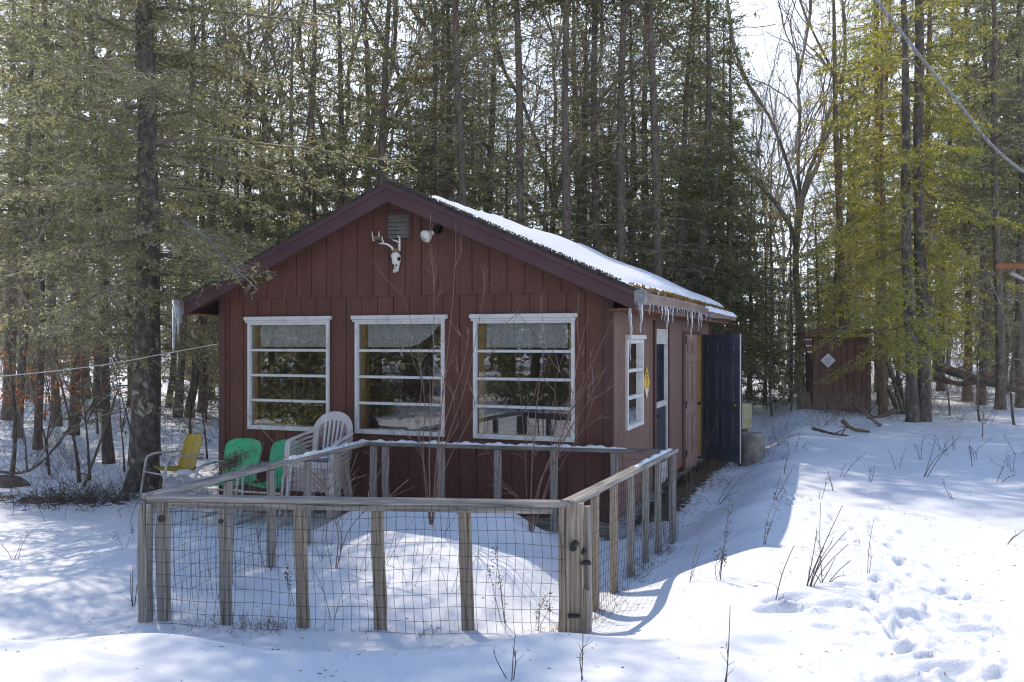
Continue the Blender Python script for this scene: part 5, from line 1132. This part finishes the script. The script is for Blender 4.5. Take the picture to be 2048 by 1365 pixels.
def weed(base, stems, label, group=None, mat=mt['weed'], heads=False, seed=0, r=.0028, name='dry_weed'):
    rs = np.random.default_rng(seed); b = MB(); base = np.array(base)
    for (dx, dz) in stems:
        e = np.array([dx, rs.normal() * .05, dz]); pts = curve_pts([(rs.normal() * .015, rs.normal() * .015, -.06), e * .5 + rs.normal(size=3) * .012, e], 5)
        b.tube(pts, np.linspace(r, r * .45, len(pts)), 5)
        for k in range(3):
            if rs.random() < .6: i = rs.integers(3, len(pts) - 1); b.segs([pts[i]], [pts[i] + np.array([rs.normal() * .04, rs.normal() * .03, .05])], r * .5, r * .3)
        if heads:
            n = 26; P = pts[-1] + rs.normal(size=(n, 3)) * np.array([.012, .012, .035]); b.leaves(P, rs.normal(size=(n, 3)), .022, .008, 0, rs)
    return tag(b.obj(name, mat, loc=tuple(base)), label, 'dry plant', group)
def wpx(px, py0, tips, Y=None):
    """weed whose foot shows at px, py0 on the snow; tips: pixel ends at the same depth"""
    if Y is None:
        for Y in np.arange(3.4, 40, .02):
            if EYE - (py0 - 682.5) / F * Y <= hz(PX(px, Y), Y): break
    b_ = np.array([PX(px, Y), Y, hz(PX(px, Y), Y)]); return b_, [((tx - px) / F * Y, (py0 - ty) / F * Y) for tx, ty in tips]
WG = 'dry stalks poking through the snow'
def WD(px, py, tips, label, group=None, **k):
    b_, st = wpx(px, py, tips); return weed(b_, st, label, group, seed=int(px * 7 + py), **k)
WD(1610, 1172, [(1678, 1008), (1665, 1085), (1700, 1068), (1640, 1090), (1690, 1085), (1615, 1130), (1650, 1120), (1630, 1060)], 'largest tuft of dark stalks in the open sunlit snow', r=.004)
WD(1645, 1165, [(1650, 1010), (1662, 1110), (1690, 1150), (1700, 1120), (1625, 1140)], 'upright dark stalks beside the largest tuft', r=.0035)
WD(1732, 1148, [(1746, 1040), (1738, 1090)], 'pair of thin stalks past the largest tuft'); WD(1540, 1208, [(1585, 1090), (1572, 1200)], 'leaning stalk casting a long thin shadow', r=.004)
WD(1436, 1160, [(1465, 1025), (1440, 1100), (1450, 1120), (1432, 1110), (1455, 1060)], 'seedy stalks in the shadow edge past the pen', heads=True); WD(1375, 1170, [(1400, 1072), (1405, 1100)], 'two leaning stalks on the bank beside the pen corner')
WD(1453, 1365, [(1455, 1205), (1456, 1290)], 'single upright stalk at the near edge of the snow', r=.0036); WD(1025, 1362, [(1030, 1265), (985, 1310), (1028, 1300)], 'stalk with a bent side shoot before the pen', r=.0034); WD(1163, 1362, [(1165, 1240), (1167, 1300)], 'upright stalk before the near corner post', r=.0034)
WD(1524, 1090, [(1560, 1000), (1568, 985), (1535, 1050)], 'seeded stalk standing on the roof shadow edge', heads=True); WD(1845, 955, [(1870, 880), (1925, 870), (1890, 900)], 'twiggy stalks in the shaded snow by the hemlocks', r=.005); WD(1995, 965, [(2022, 912), (2035, 950)], 'stalk in the shaded snow near the field edge', r=.005); WD(1905, 1000, [(1900, 985), (1890, 960)], 'tiny stalk in the shaded snow', r=.004); WD(2003, 1088, [(2048, 1058), (2030, 1068)], 'long stick lying slanted on the sunlit snow', r=.004); WD(1965, 875, [(1975, 800), (1960, 830)], 'thin stalk before the leaning trunk', r=.006); WD(1840, 920, [(1852, 875), (1830, 890)], 'short stalk at the lip of the shaded snow', r=.005)
WD(1385, 970, [(1432, 845), (1410, 880)], 'tallest pale stalk against the navy door', mat=mt['straw'], r=.004, heads=True); WD(1380, 1000, [(1402, 870), (1392, 900), (1372, 930)], 'pale stalks by the foot of the side wall', mat=mt['straw'], r=.003); WD(1430, 1010, [(1462, 960), (1400, 990), (1480, 985), (1510, 935)], 'arching dark twigs in the shaded snow', r=.004); WD(1545, 1000, [(1590, 930), (1560, 945)], 'twiggy stalks at the far edge of the roof shadow', r=.004); WD(1330, 1085, [(1345, 1040), (1325, 1050)], 'short twig beside the pen corner', r=.003)
WD(265, 1215, [(270, 1130), (290, 1110), (258, 1150)], 'curled dark stem leaning on the front post', r=.004); WD(25, 1120, [(65, 1060), (45, 1075), (12, 1090)], 'pair of stalks in the dappled snow', r=.003); WD(250, 1100, [(232, 1070), (268, 1060)], 'feathery seed head beside the front post', heads=True, r=.002)
WD(430, 1200, [(470, 1060), (400, 1090), (490, 1120)], 'stems behind the wire near the front post', mat=mt['straw']); WD(585, 1215, [(580, 1140), (575, 1160)], 'dark seed head behind the wire near the second post', heads=True, r=.003); WD(665, 1240, [(620, 1140), (690, 1180)], 'crossing stems inside the wire', mat=mt['weed']); WD(1010, 1250, [(990, 1110), (1000, 1160), (980, 1150)], 'drooping seed head inside the front wire', heads=True, r=.003); WD(1070, 1262, [(1090, 1200), (1100, 1215), (1075, 1225)], 'curled straw tuft at the near corner post', mat=mt['straw'], heads=True)
for px, py in ((880, 1080), (770, 1130), (905, 1185), (820, 1170), (720, 1150), (640, 1120)): WD(px, py, [(px + 60, py - 90), (px - 30, py - 60), (px + 25, py - 110)], 'thin stem standing in the snow inside the pen', 'thin stems inside the pen', r=.002)
for i in range(16):
    px, py = br.uniform(1420, 2040), br.uniform(900, 1000); WD(px, py, [(px + br.normal() * 18, py - br.uniform(15, 55)), (px + br.normal() * 18, py - br.uniform(15, 45))], 'short dead stalk in the shaded snow of the field', WG, r=.004)
for i in range(10):
    px, py = br.uniform(10, 260), br.uniform(1010, 1060); WD(px, py, [(px + br.normal() * 14, py - br.uniform(25, 70))], 'thin dead stalk at the brush edge by the spruce', 'stalks at the brush edge', r=.003)

def stick(pts, r_, label, mat=mt['bark_dark'], name='fallen_branch', cat='branch', twigs=4, seed=0):
    rs = np.random.default_rng(seed); P = curve_pts(pts, 6); b = MB(); b.tube(P, np.linspace(r_, r_ * .4, len(P)) * (1 + .1 * rs.normal(size=len(P))), 8)
    for k in range(twigs):
        i = rs.integers(2, len(P) - 1); e = P[i] + np.array([rs.normal() * .25, rs.normal() * .15, abs(rs.normal()) * .25]); b.tube(curve_pts([P[i], (P[i] + e) / 2 + rs.normal(size=3) * .03, e], 3), [r_ * .4, r_ * .35, r_ * .3, r_ * .25, r_ * .2, r_ * .15, r_ * .1][:7], 5)
    return tag(b.obj(name, mat, smooth=True), label, cat)
def gz(px, Y, dz=.0): p = gp(px, Y); return (p[0], p[1], p[2] + dz)
stick([gz(1625, 16.2, .10), gz(1660, 15.9, .05), gz(1698, 15.6, .02)], .032, 'dark fallen branch lying on snow before the outhouse', seed=1)
stick([gz(1760, 17.5, .02), gz(1725, 17.4, .35), gz(1700, 17.5, .6)], .04, 'broken stub leaning out of the snow before the outhouse', seed=2)
stick([gz(1685, 16.9, .22), gz(1705, 16.7, .08), gz(1740, 16.6, .03)], .055, 'yellowish rotten log piece in the snow before the outhouse', mat=mt['bark_warm'], name='log', cat='log', twigs=1, seed=8)
stick([gz(1880, 22.5, .95), gz(1960, 21.2, .62), gz(2060, 20.4, .40), gz(2200, 20.0, .25)], .13, 'fallen log resting across the leaning trunk', name='log', cat='log', seed=3)
stick([gz(1870, 23, .7), gz(1930, 22.2, .55), gz(1990, 21.6, .75)], .09, 'second fallen log behind the leaning trunk', name='log', cat='log', seed=4)
for k, (dx, top) in enumerate(((0, (1745, 715)), (6, (1765, 700)), (12, (1780, 690)), (18, (1755, 680)), (-4, (1735, 690)))):
    e = at(top[0], top[1], 19.8 + .2 * k); stick([gz(1800 + dx, 19.4), tuple((np.array(gz(1800 + dx, 19.4)) + e) / 2 + np.array([.05, 0, -.08])), tuple(e)], .055 - .004 * k, ['thickest of the dark stems leaning over from the hemlock foot', 'second dark stem leaning from the hemlock foot toward the outhouse', 'steepest dark stem leaning from the hemlock foot', 'thin dark stem crossing the leaning bunch', 'lowest dark stem of the leaning bunch'][k], name='leaning_stem', seed=5 + k, twigs=7)
stick([gz(1790, 18.9, .12), gz(1760, 18.6, .03), gz(1735, 18.5, .01)], .06, 'curved root running out of the leaning stems', seed=12, twigs=1)
stick([gz(-40, 13.2, .1), gz(60, 12.6, .12), gz(150, 12.4, .9), gz(180, 12.3, 1.6)], .022, 'long bent stem arching out of the snow below the oak leaves', seed=13)
stick([gz(168, 12.0, .0), gz(200, 12.1, .6), gz(235, 12.2, 1.3)], .024, 'dark slanting stem below the oak leaves', seed=14)
b = MB(); n = 14; rings = []
for i in range(7):
    a = math.pi/2 * (1 - i/6); rings.append([((.30 * math.cos(a)) * math.cos(t) * (1 + .2*math.sin(3*t)), .25 * math.cos(a) * math.sin(t) * (1 + .15*math.cos(2*t)), .30 * math.sin(a)) for t in np.arange(n)*2*math.pi/n])
b.add(np.array(rings).reshape(-1, 3), [(i*n+j, (i+1)*n+j, (i+1)*n+(j+1) % n, i*n+(j+1) % n) for i in range(6) for j in range(n)])
tag(b.obj('root_ball', mt['bark_dark'], loc=gz(12, 11.9, -.14), smooth=True), 'dark rotten stump lump in the snow at the edge by the oak leaves', 'stump')

# ------------------------------------------------------------------ outhouse, stump, board on a post
YO = 20.0; xo = PX(1681, YO); zo = hz(xo, YO) - .02
oh = empty('outhouse', (xo, YO, zo), R(-9), 'brown plank outhouse with a white diamond sign under hemlock boughs', 'outhouse')
mb = MB(); wo, ho, do = 1.20, 1.66, 1.2
mb.prism([(-wo/2 + .03, 0, -.1), (wo/2 - .03, 0, -.1), (wo/2 - .03, 0, ho + .03), (-wo/2 + .03, 0, ho + .03)], (0, do, 0))
for k in range(8):
    x0 = -wo/2 + k * wo/8; jz = rng.uniform(-.02, .02); mb.box((x0 + .006, -.022, -.1), (x0 + wo/8 - .006, -.0005, ho + jz))
mb.obj('wall', mt['rust'], oh, bevel=.004)
part_box('corner_post', (wo/2 - .02, -.05, -.1), (wo/2 + .05, .03, ho), mt['bark_warm'], oh)
mb = MB(); mb.prism([(-wo/2 - .22, -.30, ho + .06), (-wo/2 - .22, -.30, ho + .13), (-.15, -.30, ho + .24), (wo/2 + .3, -.30, ho + .20), (wo/2 + .3, -.30, ho + .12), (-.1, -.30, ho + .16)], (0, do + .5, 0)); mb.obj('roof', mt['rust'], oh)
mb = MB(); mb.prism([(-wo/2 - .25, -.02, ho + .05), (-wo/2 - .02, -.02, ho + .05), (-wo/2 - .02, -.02, ho - .5), (-wo/2 - .12, -.02, ho - .3)], (0, .05, 0)); mb.obj('side_shutter', mt['rust'], oh)
mb = MB()
for k in range(3): mb.box((-wo/2 - .19 + .03*k, -.05, ho - .04 - .14 * k), (-wo/2 - .03, -.021, ho - .01 - .14 * k))
mb.obj('slat', mt['white'], oh)
ds = empty('diamond_sign', (xo - .28, YO + .005, zo + ho - .5), R(-9), 'white diamond sign with red lettering nailed on the outhouse', 'sign')
mb = MB(); mb.prism([(0, 0, -.165), (.165, 0, 0), (0, 0, .165), (-.165, 0, 0)], (0, -.006, 0)); mb.obj('sign_plate', mt['wsign'], ds)
text_mesh('POSTED', .035, mt['red'], (0, -.008, .055), (R(90), 0, 0), ds); text_mesh('RESTRICTED', .034, mt['ink'], (0, -.008, .015), (R(90), 0, 0), ds); text_mesh('AREA', .042, mt['red'], (0, -.008, -.03), (R(90), 0, 0), ds); text_mesh('KEEP OUT', .026, mt['red'], (0, -.008, -.07), (R(90), 0, 0), ds)
# concrete well tile
xs_, ys_ = PX(1503, 14.3), 14.3; zs_ = hz(xs_, ys_)
mb = MB(); n = 26; prof = [(.215, -.15), (.215, .0), (.212, .12), (.214, .30), (.210, .44), (.19, .465), (.12, .47), (.001, .468)]
mb.add([(r_ * math.cos(t) * (1 + .02*math.sin(5*t)), r_ * math.sin(t), z) for r_, z in prof for t in np.arange(n)*2*math.pi/n], [(i*n+j, i*n+(j+1) % n, (i+1)*n+(j+1) % n, (i+1)*n+j) for i in range(len(prof)-1) for j in range(n)])
tag(mb.obj('well_tile', mt['concrete'], loc=(xs_, ys_, zs_), smooth=False, bevel=0), 'squat mossy concrete cylinder standing in snow past the navy door', 'well tile')
xs_, ys_ = PX(1489, 17.5), 17.5; zs_ = hz(xs_, ys_)
bp = empty('board_post', (xs_, ys_, zs_), R(-6), 'pale lichened board fixed on a short post past the navy door', 'post')
mb = MB(); mb.box((-.05, -.02, -.2), (.06, .06, .45)); mb.obj('post', mt['bark_warm'], bp, bevel=.01)
mb = MB(); mb.prism([(-.135, -.05, .28), (.125, -.05, .29), (.135, -.05, .78), (-.125, -.05, .80)], (0, .028, 0)); mb.obj('board', mt['pale_board'], bp, bevel=.006)
# low cut stump near the outhouse
xs_, ys_ = PX(1612, 20.4), 20.4
mb = MB(); mb.tube([(0, 0, -.2), (0, 0, .1), (0, 0, .36)], [.23, .2, .19], 14); tag(mb.obj('tree_stump', mt['bark_warm'], loc=(xs_, ys_, hz(xs_, ys_))), 'low cut stump capped with snow beside the outhouse', 'stump')
# wooden arm reaching in from the side
pa = at(1995, 533, 8.0); pe = np.array([PX(2230, 8.2), 8.2, pa[2] + .02])
arm = empty('arm_post', (pe[0], pe[1], hz(pe[0], pe[1])), 0, 'red brown wooden arm with a brace reaching in from a post', 'post')
def rel(p): return np.array(p) - np.array(arm.location)
board('arm', rel(pa), rel(pe), .05, .045, mt['soffit'], arm, (0, 1, 0), .003); board('brace', rel(at(2022, 546, 8.0)), rel((pe[0], pe[1], pe[2] - .55)), .03, .03, mt['grey_wood'], arm, (0, 1, 0), .002)
board('post', (0, .06, -.3), (0, .06, pe[2] - arm.location.z + .1), .09, .09, mt['grey_wood'], arm, (0, 1, 0))
# overhead cable and clothes line
q0 = np.array([2.2, 4.6, 6.6]); q1 = at(1748, -5, 7.0); q2 = at(1900, 185, 7.9); q3 = at(2052, 347, 9.0); q4 = np.array([9.2, 12.6, 3.55])
P = curve_pts([q1 + (q1 - q2) * 1.2 + np.array([0, 0, .05]), q1, q2, q3, q4], 30); mb = MB(); n = len(P); s = np.arange(n)
T_ = np.gradient(P, axis=0); T_ /= np.linalg.norm(T_, axis=1)[:, None]; b1_ = np.cross(T_, [0, 0, 1]); b1_ /= np.linalg.norm(b1_, axis=1)[:, None]; b2_ = np.cross(T_, b1_)
for k in range(3): mb.tube(P + .0082 * (np.cos(s * .9 + k * 2.094)[:, None] * b1_ + np.sin(s * .9 + k * 2.094)[:, None] * b2_), .0072, 6)
tag(mb.obj('utility_cable', mt['cable'], smooth=True), 'grey twisted cable slanting down through the open sky and hemlocks', 'cable')
c0 = W(-CW - .03, .03, 2.07); c1 = at(355, 703, 10.6); c2 = at(200, 731, 10.2); c3 = at(0, 753, 9.7); c4 = at(-250, 770, 9.2)
mb = MB(); mb.tube(curve_pts([c0, c1, c2, c3, c4], 8), .006, 6); tag(mb.obj('clothes_line', mt['rope'], smooth=True), 'pale cord strung from the cabin corner out to the woods', 'cord')
mb = MB(); mb.tube([at(355, 704, 10.6), at(356, 720, 10.6), at(354, 738, 10.6)], [.008, .006, .002], 6); tag(mb.obj('icicle', mt['ice'], smooth=True), 'thin icicle hanging from the pale cord', 'icicle')

# ------------------------------------------------------------------ thin winter air that pales the far trees
hb_ = MB(); hb_.box((-190, -100, -1.5), (190, 310, 32))
hm = bpy.data.materials.new('haze'); hm.use_nodes = True; ht = hm.node_tree; ht.nodes.remove(ht.nodes['Principled BSDF'])
hv = ht.nodes.new('ShaderNodeVolumePrincipled'); hv.inputs['Color'].default_value = (.95, .97, 1, 1); hv.inputs['Density'].default_value = .0009; hv.inputs['Anisotropy'].default_value = .45
ht.links.new(hv.outputs[0], ht.nodes['Material Output'].inputs['Volume'])
tag(hb_.obj('haze', hm), 'thin pale air between the trees', 'haze', kind='stuff')
